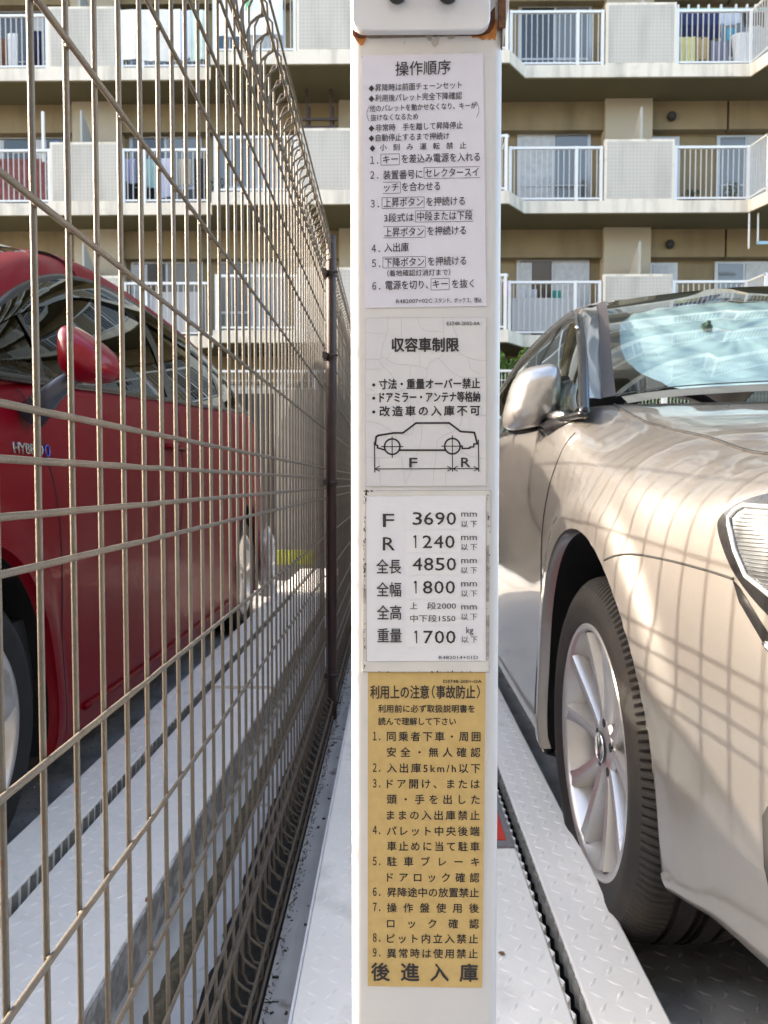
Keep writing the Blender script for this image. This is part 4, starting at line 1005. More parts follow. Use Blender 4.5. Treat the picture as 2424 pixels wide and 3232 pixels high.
_, bvR = car_body(rsecs, RX, -1, RH, [RARC, (4.18, .32, .36, .38)], M_red, M_int, 'body', rc, lambda y, d, z: (y > 1.45-.12*min(1, max(0, (d-.1)/.5)) and d > .11) or (y > 1.75 and d > .06 and z > 1.0), None)
arch_liner(bvR, RX, -1, *RARC, rc, M_red, .17); arch_liner(bvR, RX, -1, 4.18, .32, .36, .38, rc, M_red, .17)
wheel('wheel', RX-.012, 1.42, .31, .31, .205, -1, rc, M_tyre2, 'plain'); wheel('wheel', RX-.012, 4.18, .31, .31, .205, -1, rc, M_tyre2, 'plain')
wheel('wheel', RX-2*RH+.012, 1.42, .31, .31, .205, 1, rc, M_tyre2, 'plain'); wheel('wheel', RX-2*RH+.012, 4.18, .31, .31, .205, 1, rc, M_tyre2, 'plain')
line_on(bvR, RX, -1, [(1.69, 1.03), (1.74, .92), (1.80, .80), (1.845, .65), (1.85, .45), (1.83, .22)], .002, M_gap, 'door_gap', rc)
line_on(bvR, RX, -1, [(2.90, 1.11), (2.90, .90), (2.90, .60), (2.86, .25)], .002, M_gap, 'door_gap', rc)
line_on(bvR, RX, -1, [(3.9, 1.17), (3.86, .90), (3.78, .74)], .002, M_gap, 'door_gap', rc)
def rv(pts): return [(RX-d, y, z) for (y, d, z) in pts]
RT = rv([(1.42, .075, 1.045), (1.64, .09, 1.16), (1.85, .115, 1.28), (2.08, .14, 1.375), (2.32, .155, 1.435), (2.60, .165, 1.472), (3.1, .172, 1.49), (3.7, .172, 1.475), (4.25, .15, 1.40), (4.70, .12, 1.25)])
RW = rv([(1.34, .13, 1.06), (1.60, .19, 1.22), (1.85, .235, 1.345), (2.10, .27, 1.45), (2.32, .30, 1.515)])
ta = catmull(RT[:5], 8); wa = catmull(RW, 8); mid_ = (ta+wa)/2; mid_[:, 0] += .015; mid_[:, 2] += .016
G = [catmull([ta[i], mid_[i], wa[i]], 5) for i in range(len(ta))]
MB().grid(G, flip=True).obj('pillar', M_red, rc, smooth=True)
MB().grid([[(2*(RX-RH)-p[0], p[1], p[2]) for p in r] for r in G]).obj('pillar', M_red, rc, smooth=True)
rb = catmull(rv([(1.34, .13, 1.06), (1.25, .3, 1.08), (1.18, .6, 1.09), (1.15, .885, 1.09)]), 5); rt = catmull(rv([(2.32, .30, 1.515), (2.24, .45, 1.54), (2.18, .65, 1.555), (2.16, .885, 1.56)]), 5)
rw = catmull(RW, 6); g = []
for i in range(len(rw)):
    u = i/(len(rw)-1); row = []
    for j in range(len(rb)):
        k = 1-j/(len(rb)-1); p = rb[j]*(1-u)+rt[j]*u+(rw[i]-(rb[0]*(1-u)+rt[0]*u))*k**3; p[2] += .03*math.sin(math.pi*u)*(1-k**3); row.append(p)
    g.append(row)
g = np.array(g); gm = g[:, ::-1].copy(); gm[..., 0] = 2*(RX-RH)-gm[..., 0]; g = np.concatenate([g, gm[:, 1:]], 1)
MB().grid(g, flip=True).obj('windscreen', M_ws, rc, smooth=True)
rows = []; RTc = catmull(RT, 10)
for y in np.concatenate([np.linspace(2.32, 2.7, 6), np.linspace(2.8, 4.7, 16)]):
    i = np.argmin(abs(RTc[:, 1]-y)); e = RTc[i].copy(); e[1] = y
    hc = np.interp(y, [2.3, 2.7, 3.3, 4.0, 4.5, 4.7], [1.56, 1.585, 1.59, 1.57, 1.50, 1.40])
    rows.append(catmull([e, (e[0]-.025, y, e[2]+.040), (e[0]-.08, y, e[2]+.075), (e[0]-.15, y, min(e[2]+.09, hc)), (e[0]-.35, y, hc-.012), (RX-RH, y, hc)], 4))
R_ = np.array(rows); rtx = rt[::-1]
for i in range(R_.shape[0]):
    for j in range(1, R_.shape[1]):
        x = R_[i, j, 0]
        if x <= rt[0, 0]:
            yh = np.interp(x, rtx[:, 0], rtx[:, 1]); 
            if i == 0: R_[i, j, 1] = yh; R_[i, j, 2] = np.interp(x, rtx[:, 0], rtx[:, 2])
MB().grid(R_, flip=True).grid(np.stack([2*(RX-RH)-R_[..., 0], R_[..., 1], R_[..., 2]], -1)).obj('roof', M_red, rc, smooth=True)
RB = catmull(rv([(1.42, .060, 1.03), (1.7, .040, 1.045), (2.3, .034, 1.085), (3.4, .038, 1.150), (4.15, .05, 1.195), (4.72, .10, 1.24)]), 10)
g = []; pb, pt = polyc(RB, 1.46, 4.66), polyc(RTc, 1.46, 4.66)
for y in np.linspace(1.46, 4.66, 70):
    b = pv(pb, y); t = pv(pt, y)
    b[0] -= .010; t[0] -= .010
    g.append([b*(1-u)+t*u+np.array((.015*math.sin(math.pi*u), 0, 0)) for u in np.linspace(0, 1, 10)])
M_rg = glass('red_car_glass', (.050, .055, .050), -.03)
MB().grid(g).obj('side_window', M_rg, rc, smooth=True)
gm = np.array(g); gm[..., 0] = 2*(RX-RH)-gm[..., 0]; MB().grid(gm, flip=True).obj('side_window', M_rg, rc, smooth=True)
strip([p+np.array((-.004, 0, -.006)) for p in RTc], .014, M_blackp, 'window_frame', rc); strip([p+np.array((.0, 0, .006)) for p in RB], .011, M_blackp, 'window_frame', rc)
# door visor (dark translucent)
vis = []
for y in np.linspace(1.62, 4.3, 60):
    t = pv(pt, y); h = .055*min(1, (y-1.58)/.4)*min(1, (4.36-y)/.3)
    vis.append([t+np.array((.004, 0, .002)), t+np.array((.022, 0, -h*.5)), t+np.array((.030, 0, -h-.004))])
MB().grid(vis).obj('window_visor', glass('visor_smoke', (.16, .15, .15), .06), rc, smooth=True)
for ya, wd_ in ((1.83, .03), (2.86, .10), (3.82, .08)):
    b = [np.interp(ya, RB[:, 1], RB[:, k]) for k in range(3)]; t = [np.interp(ya, RTc[:, 1], RTc[:, k]) for k in range(3)]
    MB().grid([[(b[0]-.006, ya, b[2]), (b[0]-.006, ya+wd_, b[2])], [((b[0]+t[0])/2+.010, ya-.01, (b[2]+t[2])/2), ((b[0]+t[0])/2+.010, ya-.01+wd_, (b[2]+t[2])/2)], [(t[0]-.006, ya-.03, t[2]), (t[0]-.006, ya-.03+wd_, t[2])]]).obj('pillar_trim', M_blackp, rc, smooth=True)
def seat_r(x, y):
    b = MB(); b.grid([[(x+u*.25, y+yy, zz) for u in (-1, -.85, 0, .85, 1)] for yy, zz in ((0, .55), (.1, .7), (.16, .9), (.22, 1.10), (.26, 1.16), (.33, 1.14), (.3, .6))], flip=True)
    b.grid(lathe([(-.12, .001), (-.12, .05), (-.09, .08), (.09, .08), (.12, .05), (.12, .001)], 16, (x, y+.40, 1.27)), closeu=True)
    b.obj('seat', mat('seat_fabric', (.05, .05, .052), .9), rc, smooth=True)
seat_r(RX-.45, 2.35); seat_r(RX-1.30, 2.35)
MB().box(RX-1.66, RX-.10, 1.6, 1.78, .9, 1.06).obj('dashboard', M_int, rc); MB().box(RX-1.70, RX-.06, 1.7, 4.8, .3, .5).obj('floor', M_int, rc)
MB().tube([(RX-.45+.185*math.cos(a), 1.98+.08*math.sin(a), 1.03+.165*math.sin(a)) for a in np.linspace(0, 6.283, 33)[:-1]], .014, 8, closed=True).obj('steering_wheel', M_int, rc, smooth=True)
vs_ = MB(); vs_.add([(RX-.16, 1.86, 1.20), (RX-.15, 1.90, 1.205), (RX-.13, 2.02, 1.04), (RX-.135, 1.98, 1.03)], [(0, 1, 2, 3)]); 
vs_.obj('yellow_card', mat('pale_yellow_card', (.62, .66, .36), .6), label='pale yellow card standing on the red car dashboard inside the window', cat='card')
# mirror of the red car
mr = link('door_mirror', None, rc)
def rms(p):
    x, y, z = p; s_ = lambda v, e: math.copysign(abs(v)**e, v)
    x, z = s_(x, .62), s_(z, .62)
    if y > 0: y *= .25
    z = z*(1-.40*x)-.40*x; return np.array((x, y, z))
MB().grid(ellipsoid((-.657, 1.66, 1.086), (.060, .085, .050), f=rms), flip=True).obj('housing', mat('mirror_red', (.21, .002, .012), .3, coat=.25, spec=.3), mr, smooth=True)
rim_ = [tuple(np.array((-.657, 1.672, 1.086))+np.array((.062, .01, .052))*rms((math.cos(a), 0, math.sin(a)))) for a in np.linspace(0, 6.283, 41)[:-1]]
MB().add(rim_, [tuple(range(40))]).obj('mirror_glass', M_chrome, mr)
MB().tube([(-.695, 1.66, 1.05), (-.745, 1.665, 1.015), (-.80, 1.68, .965)], [.016, .024, .034], 12).obj('mirror_arm', mat('mirror_arm_blue', (.05, .06, .085), .25), mr, smooth=True)
# HYBRID badge: raised chrome letters
cu = bpy.data.curves.new('b', 'FONT'); cu.body = 'HYBRID'; cu.size = 1; cu.resolution_u = 2; cu.offset = .01; cu.extrude = .06; cu.bevel_depth = .01
o = bpy.data.objects.new('b', cu); COL.objects.link(o); dg = bpy.context.evaluated_depsgraph_get(); me = bpy.data.meshes.new_from_object(o.evaluated_get(dg)); bpy.data.objects.remove(o)
vv = np.array([v.co[:] for v in me.vertices]); vv[:, 0] -= vv[:, 0].min(); W_ = vv[:, 0].max(); sx, sz = .135/W_, .023/.70
for i, v in enumerate(me.vertices):
    y = 1.608+vv[i, 0]*sx; z = .882+vv[i, 1]*sz; h = on_side(bvR, RX, -1, y, z, 0); v.co = (h.x+.002+vv[i, 2]*.03, y, z)
me.materials.clear(); me.materials.append(M_chrome); link('hybrid_badge', me, rc)
e = MB(); e.tube([(on_side(bvR, RX, -1, 1.765+.011*math.cos(a), .892+.013*math.sin(a)).x+.002, 1.765+.011*math.cos(a), .892+.013*math.sin(a)) for a in np.linspace(0, 6.283, 17)[:-1]], .0022, 6, closed=True)
e.obj('blue_emblem', mat('badge_blue', (.04, .10, .45), .2, metal=.4), rc, smooth=True)
MB().tube([on_side(bvR, RX, -1, yy, .945, oo) for yy, oo in ((2.66, .004), (2.69, .026), (2.78, .034), (2.87, .026), (2.90, .004))], .010, 8).obj('door_handle', M_red, rc, smooth=True)
line_on(bvR, RX, -1, [(1.95, .235), (2.5, .225), (3.7, .235)], .009, M_red, 'sill_moulding', rc, off=.004)
patch(bvR, RX, -1, [(4.62, .98), (4.99, .98), (4.99, 1.14), (4.75, 1.16), (4.66, 1.10)], .003, .03, mat('tail_lens', (.35, .01, .01), .15, coat=1), 'tail_light', rc)
for k in range(4): MB().box(RX-1.33, RX-.44, .488, .4995, .44+k*.03, .452+k*.03).obj('grille_slat', M_blackp, rc)
MB().box(RX-1.64, RX-.12, .62, 4.9, .16, .18).obj('underbody', M_blackm, rc)

# ================================================================ far end of the parking bay
M_gwall = mat('grey_wall', (.235, .225, .20), .9, noise=.06, nscale=2, bump=.3, bscale=60, stain=((.15, .14, .12), 3, .6, .8))
t = thing('end_wall', 'plain grey wall closing the bay at the far end of the fence', 'wall')
MB().box(-1.07, .9, 6.95, 7.1, -.14, 1.66).obj('wall_face', M_gwall, t)
for k in range(3): MB().box(-.62+k*.5, -.612+k*.5, 6.944, 6.951, -.1, 1.66).obj('panel_joint', mat('joint', (.12, .115, .105), .9), t)
t = thing('dark_gate_panel', 'dark panel gate beside the grey end wall behind the red car', 'gate')
MB().box(-2.9, -1.075, 7.0, 7.06, 0, 1.63).obj('panel', mat('dark_panel', (.03, .03, .032), .6), t)
for k in range(10): MB().box(-2.9+k*.19, -2.87+k*.19, 6.98, 7.0, .02, 1.62).obj('slat', mat('dark_panel_slat', (.05, .05, .053), .55), t)
MB().box(-1.05, -.70, 6.60, 6.70, .10, .22).obj('yellow_stopper', mat('yellow_green_paint', (.34, .36, .03), .6, noise=.2, nscale=20), label='yellow green wheel stop bar at the foot of the grey end wall', cat='wheel stop')
bg_ = MB()
for k in range(26):
    z = k/25*.46; row = []
bgG = [[(.055*math.cos(a)*(1+.12*math.sin(3*a+z*30)+.1*math.sin(z*55))*w_, .055*math.sin(a)*(1+.1*math.cos(4*a+z*22))*w_, z) for a in np.linspace(0, 6.283, 25)] for z, w_ in [(q/25*.46, (1 if q < 19 else max(.12, 1-(q-19)/6.5))) for q in range(26)]]
MB().grid(bgG).obj('plastic_bundle', mat('milky_plastic', (.50, .52, .55), .12, noise=.35, nscale=22, coat=1, bump=1, bscale=30), smooth=True, label='milky clear plastic bundle standing upright behind the red car', cat='bundle', loc=(-.80, 4.80, .10))

# retaining wall, white mesh fence, hedge in front of the flats
MB().box(-30, 30, 12.95, 13.3, -.14, 1.95).obj('retaining_wall', mat('retaining_concrete', (.30, .29, .27), .9, noise=.1, nscale=2), kind='structure')
MB().box(-30, 30, 13.3, 22, -.14, 1.93).obj('raised_ground', mat('raised_soil', (.12, .115, .09), 1, noise=.3, nscale=3), kind='structure')
t = thing('white_mesh_fence', 'low white mesh fence on top of the retaining wall in front of the hedge', 'fence')
M_wf = mat('white_fence_paint', (.72, .72, .72), .5)
f = MB()
for i in range(-160, 110): f.box(i*.06-.003, i*.06+.003, 13.1, 13.106, 1.97, 2.70)
f.obj('mesh_wires', M_wf, t, kind='stuff')
for z in (2.0, 2.14, 2.28, 2.42, 2.56, 2.70): MB().box(-9.6, 6.6, 13.108, 13.114, z-.004, z+.004).obj('cross_wire', M_wf, t)
MB().box(-9.6, 6.6, 13.09, 13.13, 2.70, 2.735).obj('top_rail', M_wf, t)
pm = MB().box(-.04, .04, 13.13, 13.19, 1.95, 2.74).mesh('fence_upright', M_wf)
for i in range(9): link('fence_upright', pm, t, loc=(-9.5+i*2.0+.15, 0, 0))

# ================================================================ APARTMENT BUILDING
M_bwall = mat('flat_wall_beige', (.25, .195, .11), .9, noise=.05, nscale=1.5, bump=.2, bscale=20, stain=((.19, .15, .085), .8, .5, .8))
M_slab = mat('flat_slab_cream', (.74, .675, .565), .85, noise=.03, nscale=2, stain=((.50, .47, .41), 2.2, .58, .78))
def streaks(m, amt, sx, sz):
    n = m.node_tree.nodes; l = m.node_tree.links; b = n['Principled BSDF']; src = b.inputs['Base Color'].links[0].from_socket
    tc = n.new('ShaderNodeTexCoord'); mp = n.new('ShaderNodeMapping'); mp.inputs['Scale'].default_value = (sx, sx, sz)
    t = n.new('ShaderNodeTexNoise'); t.inputs['Scale'].default_value = 1; t.inputs['Detail'].default_value = 6
    r = n.new('ShaderNodeMapRange'); r.inputs['From Min'].default_value = .45; r.inputs['From Max'].default_value = .75; r.inputs['To Min'].default_value = 1; r.inputs['To Max'].default_value = 1-amt
    v = n.new('ShaderNodeVectorMath'); v.operation = 'SCALE'
    l.new(tc.outputs['Object'], mp.inputs[0]); l.new(mp.outputs[0], t.inputs['Vector']); l.new(t.outputs['Fac'], r.inputs['Value']); l.new(src, v.inputs[0]); l.new(r.outputs[0], v.inputs['Scale']); l.new(v.outputs[0], b.inputs['Base Color'])
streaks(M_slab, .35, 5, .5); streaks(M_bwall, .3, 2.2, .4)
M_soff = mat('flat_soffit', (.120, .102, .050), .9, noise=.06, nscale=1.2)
M_col = mat('flat_column', (.40, .35, .26), .9, noise=.04, nscale=1.5)
M_rail = mat('rail_white', (.70, .71, .71), .4)
M_bal = mat('baluster_grey', (.50, .49, .46), .5)
M_part = mat('partition_board', (.40, .40, .37), .8)
M_wframe = mat('window_frame_alu', (.45, .46, .47), .4, metal=.3)
def panel_mat():
    m = mat('screen_panel', (.52, .49, .43), .7)
    n = m.node_tree.nodes; l = m.node_tree.links; tc = n.new('ShaderNodeTexCoord'); mp = n.new('ShaderNodeMapping'); mp.inputs['Rotation'].default_value = (math.pi/2, 0, 0)
    br = n.new('ShaderNodeTexBrick'); br.offset = 0; br.inputs['Color1'].default_value = br.inputs['Color2'].default_value = (.52, .49, .43, 1); br.inputs['Mortar'].default_value = (.44, .41, .355, 1)
    br.inputs['Scale'].default_value = 1; br.inputs['Brick Width'].default_value = .075; br.inputs['Row Height'].default_value = .075; br.inputs['Mortar Size'].default_value = .006
    l.new(tc.outputs['Object'], mp.inputs[0]); l.new(mp.outputs[0], br.inputs[0]); l.new(br.outputs[0], n['Principled BSDF'].inputs['Base Color']); streaks(m, .22, 3, .6); return m
M_screen = panel_mat()
M_win = [mat('window_dark', (.015, .018, .02), .08, spec=.8), mat('window_grey', (.13, .14, .15), .10, spec=.8), mat('window_curtain', (.42, .43, .44), .35, noise=.12, nscale=9), mat('window_blue', (.06, .10, .15), .12)]
bld = thing('apartment_building', 'cream apartment block with rows of railed balconies filling the background', 'building')
FH = 2.785; Z0 = 3.65
YN, YF = 15.65, 16.22; YB = 17.42
def X(px, Y=16.2): return at(px, 1521, Y).x
def railing(x0, x1, y, zs, floor_t, mids=()):
    r = link('railing', None, bld)
    z1 = zs+1.14
    MB().box(x0, x1, y-.025, y+.025, z1-.05, z1).obj('top_rail', M_rail, r)
    MB().box(x0, x1, y-.02, y+.02, zs+.05, zs+.085).obj('bottom_rail', M_rail, r)
    f = MB(); n = int((x1-x0)/.112)
    for i in range(1, n): 
        xx = x0+(x1-x0)*i/n; f.box(xx-.009, xx+.009, y-.009, y+.009, zs+.085, z1-.05)
    f.obj('balusters', M_bal, r, kind='stuff')
    for xx in (x0+.03, x1-.03)+tuple(mids): MB().box(xx-.03, xx+.03, y-.03, y+.028, zs+.001, z1+.004).obj('rail_post', M_rail, r)
def screen(x0, x1, y, zs):
    s_ = link('screen_panel', None, bld)
    MB().box(x0, x1, y-.05, y+.05, zs+.002, zs+1.27).obj('frame', M_slab, s_)
    MB().box(x0+.05, x1-.05, y-.054, y-.049, zs+.05, zs+1.22).obj('panel', M_screen, s_)
def slab_poly(k):
    zb = Z0+k*FH
    a = [(-12, YF), (X(676, YF), YF), (X(676, YN)+.0, YN), (X(1600, YN), YN), (X(1612, YF)+.25, YF), (X(2345, YF), YF), (X(2395, YN)+.12, YN), (13, YN), (13, YB+.2), (-12, YB+.2)]
    return a, zb
for k in range(-1, 7):
    a, zb = slab_poly(k); t = .27
    o = MB().prism(a, 'z', zb+.02, zb+t).obj('balcony_slab', [M_slab], bld)
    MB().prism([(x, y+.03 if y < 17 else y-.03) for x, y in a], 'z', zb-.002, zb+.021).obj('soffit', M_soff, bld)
    if k > 5: continue
    zs = zb+t
    # rails and screens by bay
    railing(-12, X(173, YF), YF+.07, zs, t, (X(-60, YF),))
    screen(X(174, YF), X(394, YF), YF+.07, zs)
    railing(X(395, YF), X(668, YF), YF+.07, zs, t, (X(465, YF),))
    railing(X(682, YN), X(940, YN), YN+.07, zs, t)
    screen(X(942, YN), X(1225, YN), YN+.07, zs)
    railing(X(1226, YN), X(1597, YN), YN+.07, zs, t, (X(1400, YN),))
    railing(X(1601, YF), X(1893, YF), YF+.07, zs, t, (X(1812, YF),))
    screen(X(1898, YF), X(2115, YF), YF+.07, zs)
    railing(X(2116, YF), X(2352, YF), YF+.07, zs, t)
    # angled return to the next bay
    xa, xb = X(2352, YF), X(2397, YN)+.06
    r = link('railing', None, bld)
    for zz, rr in ((zs+1.115, .025), (zs+.068, .018)): MB().tube([(xa, YF+.07, zz), (xb, YN+.07, zz)], rr, 8).obj('top_rail' if rr > .02 else 'bottom_rail', M_rail, r)
    f = MB()
    for i in range(1, 7): 
        u = i/7; xx = xa+(xb-xa)*u; yy = YF+.07+(YN-YF)*u; f.box(xx-.009, xx+.009, yy-.009, yy+.009, zs+.085, zs+1.09)
    f.obj('balusters', M_bal, r, kind='stuff')
    railing(xb, 12.8, YN+.07, zs, t)
    # side returns at the two steps
    MB().box(X(1597, YN)-.02, X(1597, YN)+.03, YN+.07, YF+.07, zs+1.09, zs+1.14).obj('side_rail', M_rail, bld)
    # columns
    for xa_, xb_ in ((X(265, YB), X(408, YB)), (X(1885, YB), X(2028, YB)), (X(1075, YB), X(1210, YB)), (X(-560, YB), X(-430, YB))):
        MB().box(xa_, xb_, YB-.35, YB+.1, zs, zs+FH-t-.002).obj('column', M_col, bld)
    # head beams above the windows, with a recess each side of the columns
    for xa_, xb_ in ((-12, X(265, YB)), (X(408, YB), X(1075, YB)), (X(1210, YB), X(1885, YB)), (X(2028, YB), X(2262, YB)), (X(2268, YB), 13)):
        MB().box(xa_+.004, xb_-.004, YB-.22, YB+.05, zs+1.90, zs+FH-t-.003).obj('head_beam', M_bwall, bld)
    # partitions between flats
    for px in (1997, 290):
        x = X(px, YF+.45)
        MB().prism([(YF+.12, zs+.05), (YB-.36, zs+.05), (YB-.36, zs+1.62), (YF+.62, zs+1.88), (YF+.12, zs+1.98)] if False else [(YF+.16, zs+.05), (YB-.36, zs+.05), (YB-.36, zs+1.55), (YF+.16, zs+2.0)], 'x', x-.02, x+.02).obj('partition_board', M_part, bld)
    # wall lamps
    if True:
        for px in ((2102,) if k else (2102,)):
            c = Vector((X(px, YB-.25), YB-.28, zs+2.16))
            MB().grid(ellipsoid(c, (.10, .09, .10), 16, 10)).obj('wall_lamp', M_blackm, bld, smooth=True)
    # windows
    def window(xa_, xb_, zt, kinds):
        w_ = link('window', None, bld); n = len(kinds)
        MB().box(xa_-.05, xb_+.05, YB-.03, YB+.04, zs+.02, zt+.05).obj('frame', M_wframe, w_)
        for i, kd in enumerate(kinds):
            a_ = xa_+(xb_-xa_)*i/n+.03; b2 = xa_+(xb_-xa_)*(i+1)/n-.03
            MB().box(a_, b2, YB-.045-(i % 2)*.01, YB-.028, zs+.10, zt).obj('pane', M_win[kd], w_)
            MB().box(a_, b2, YB-.062-(i % 2)*.01, YB-.0455-(i % 2)*.01, zs+.72+rng.uniform(-.03, .03), zs+.76).obj('mid_rail', M_wframe, w_)
            if kd == 0 and rng.random() < .6:
                cw = (b2-a_)*rng.uniform(.25, .5); MB().grid([[(a_+cw*q/14, YB-.05-(i % 2)*.01-.006*math.sin(q*2.1), zz) for zz in (zs+.12, zt-.02)] for q in range(15)], flip=True).obj('curtain', M_win[2], w_, smooth=True)
    rnd = [(0, 1, 3), (2, 1, 1), (0, 2, 1)][(2-k) % 3] if k >= 0 else (1, 1, 2)
    window(X(1632, YB), X(1845, YB), zs+1.86, (rnd[0], rnd[1]))
    window(X(2250, YB), X(2420, YB), zs+1.80, (1, 2)); window(X(2045, YB), X(2120, YB), zs+1.78, (2,))
    window(X(430, YB), X(640, YB), zs+1.84, (0, 1)); window(X(700, YB), X(900, YB), zs+1.84, (rnd[2], 2))
    window(X(0, YB), X(225, YB), zs+1.84, (0, 0)); window(X(1290, YB), X(1500, YB), zs+1.84, (1, 0)); window(X(-330, YB), X(-120, YB), zs+1.84, (1, 0))
    window(X(2520, YB), X(2760, YB), zs+1.84, (1, 0))
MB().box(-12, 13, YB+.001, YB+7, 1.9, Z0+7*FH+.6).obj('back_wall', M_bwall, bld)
MB().box(-12, 13, YF, YB+7, Z0+7*FH-.2, Z0+7*FH+.6).obj('roof_slab', M_slab, bld)

# -------- things on the balconies
def cloth(px0, px1, z0, z1, y, m, lab, name='laundry', cat='laundry', amp=.03, group=None, taper=0):
    x0, x1 = X(px0, y), X(px1, y); n = 26; G = []
    ph = rng.uniform(0, 6)
    for i in range(n):
        u = i/(n-1); row = []
        for j in range(9):
            v = j/8; xx = x0+(x1-x0)*(.5+(u-.5)*(1-taper*v)); row.append((xx, y+amp*math.sin(u*16+ph)*(.4+.6*v)+amp*.5*math.sin(u*37+ph*2)*v, z1+(z0-z1)*v+.02*math.sin(u*5+ph)*v))
        G.append(row)
    b = MB().grid(G); b.grid([[ (p[0], p[1]+.012, p[2]) for p in r] for r in G], flip=True)
    return b.obj(name, m, smooth=True, label=lab, cat=cat, group=group)
fl_ = [Z0+k*FH+.27 for k in range(-1, 4)]  # floor level per k (index k+1)
z2, z1_, z0_ = fl_[3], fl_[2], fl_[1]
c = lambda n_, r, g_, b: mat('cloth_'+n_, (r, g_, b), .9, noise=.06, nscale=6)
cloth(398, 585, z2+.16, z2+1.20, YF+.02, c('cream', .72, .70, .64), 'large cream bed sheet hung over the top left balcony rail', 'bed_sheet', 'sheet', .02)
cloth(580, 618, z2+.18, z2+1.17, YF+.015, c('pale_blue', .60, .64, .72), 'pale blue towel on the top left rail beside the cream sheet', 'towel', 'towel', .02)
cloth(614, 662, z2+.16, z2+1.18, YF+.02, c('mint', .62, .74, .66), 'mint green striped towel at the right end of the top left rail', 'towel', 'towel', .02)
cloth(700, 900, z2+.32, z2+1.30, YN+.0, c('white', .80, .80, .80), 'white quilt with green print draped over the middle top balcony rail', 'quilt', 'quilt', .02)
cloth(786, 797, z2+.80, z2+1.10, YN-.035, c('green', .22, .62, .30), 'small green motif cloth pinned on the white quilt', 'cloth', 'cloth', .004)
cloth(398, 440, z1_+.55, z1_+1.05, YF+.35, c('lilac', .55, .55, .75), 'lilac shirt hanging at left on the middle left balcony', 'shirt', 'shirt', .03)
cloth(470, 508, z1_+.45, z1_+1.05, YF+.36, c('teal', .35, .55, .55), 'teal towel hanging behind the middle left balusters', 'towel', 'towel', .03)
cloth(512, 560, z1_+.25, z1_+1.06, YF+.34, c('lavender', .68, .68, .80), 'long lavender towel in the centre of the middle left balcony', 'towel', 'towel', .03)
cloth(575, 612, z1_+.50, z1_+1.05, YF+.36, c('sand', .55, .50, .38), 'sand coloured shirt hanging on the middle left balcony', 'shirt', 'shirt', .03)
cloth(622, 662, z1_+.1, z1_+1.05, YF+.34, c('black', .02, .02, .025), 'long black garment at the right end of the middle left balcony', 'garment', 'garment', .03)
cloth(400, 430, z1_+.1, z1_+.55, YF+.42, c('navy', .03, .03, .05), 'dark trousers under the lilac shirt on the middle left balcony', 'trousers', 'trousers', .03)
cloth(-40, 164, z1_+.09, z1_+.98, YF+.14, mat('reed_screen', (.22, .075, .07), .9, noise=.3, nscale=10), 'dark red reed screen tied behind the far left middle balcony rail', 'reed_screen', 'screen', .012)
cloth(50, 82, z2+.1, z2+.95, YF+.4, c('white2', .75, .75, .76), 'white shirt hanging on the far left top balcony', 'shirt', 'shirt', .03)
cloth(20, 48, z2+.1, z2+.85, YF+.42, c('brown', .20, .09, .05), 'brown garment beside the white shirt on the far left top balcony', 'garment', 'garment', .03)
cloth(128, 155, z2+.15, z2+1.0, YF+.4, c('navy2', .02, .025, .08), 'navy garment near the screen panel on the far left top balcony', 'garment', 'garment', .03)
cloth(-12, 10, z2+.1, z2+.9, YF+.4, c('indigo', .12, .10, .25), 'indigo garment at the very left of the top balcony', 'garment', 'garment', .03)
# right top balcony: hanging rack, towels, basket
t = thing('drying_pole', 'mint green drying pole with white pegs over the top right balcony', 'drying pole')
MB().tube([(X(2050, YF+.5), YF+.5, z2+1.42), (X(2424, YF+.5), YF+.5, z2+1.40)], .018, 8).obj('pole', mat('mint_pole', (.35, .62, .55), .4), t, smooth=True)
pg = MB().box(-.02, .02, -.02, .02, -.06, .08).mesh('peg', M_rail)
for px in (2062, 2088, 2118, 2150, 2180, 2212, 2250, 2296, 2330, 2356): link('peg', pg, t, loc=(X(px, YF+.5), YF+.5, z2+1.42))
cloth(2120, 2245, z2+1.05, z2+1.36, YF+.5, c('navy3', .02, .03, .10), 'navy cloth folded over the mint drying pole', 'cloth', 'cloth', .02)
cloth(2248, 2310, z2+1.1, z2+1.34, YF+.5, c('stripe', .42, .46, .55), 'grey blue striped cloth on the mint drying pole', 'cloth', 'cloth', .02)
cloth(2322, 2385, z2+1.05, z2+1.34, YF+.5, c('black2', .025, .025, .03), 'black cloth on the mint drying pole near its right end', 'cloth', 'cloth', .02)
cloth(2116, 2172, z2+.05, z2+.78, YF+.40, c('yellow', .74, .68, .32), 'pale yellow towel behind the top right balcony rail', 'towel', 'towel', .03)
cloth(2175, 2212, z2+.3, z2+.78, YF+.42, c('tan', .50, .38, .20), 'tan towel beside the yellow towel on the top right balcony', 'towel', 'towel', .03)
cloth(2222, 2276, z2+.25, z2+.70, YF+.42, c('slate', .22, .23, .32), 'slate purple cloth in the middle of the top right balcony', 'cloth', 'cloth', .03)
cloth(2120, 2250, z2+.76, z2+1.06, YF+.45, c('navy4', .015, .02, .07), 'dark navy garments hanging above the yellow towel', 'garment', 'garment', .03)
cloth(2268, 2295, z2+.68, z2+.95, YF+.40, c('cyan', .10, .35, .50), 'bright blue cloth beside the white basket', 'cloth', 'cloth', .03)
t = thing('laundry_basket', 'white plastic laundry basket hanging behind the top right rail', 'basket')
bx0, bx1 = X(2284, YF+.35), X(2350, YF+.35); cxb = (bx0+bx1)/2; hw = (bx1-bx0)/2
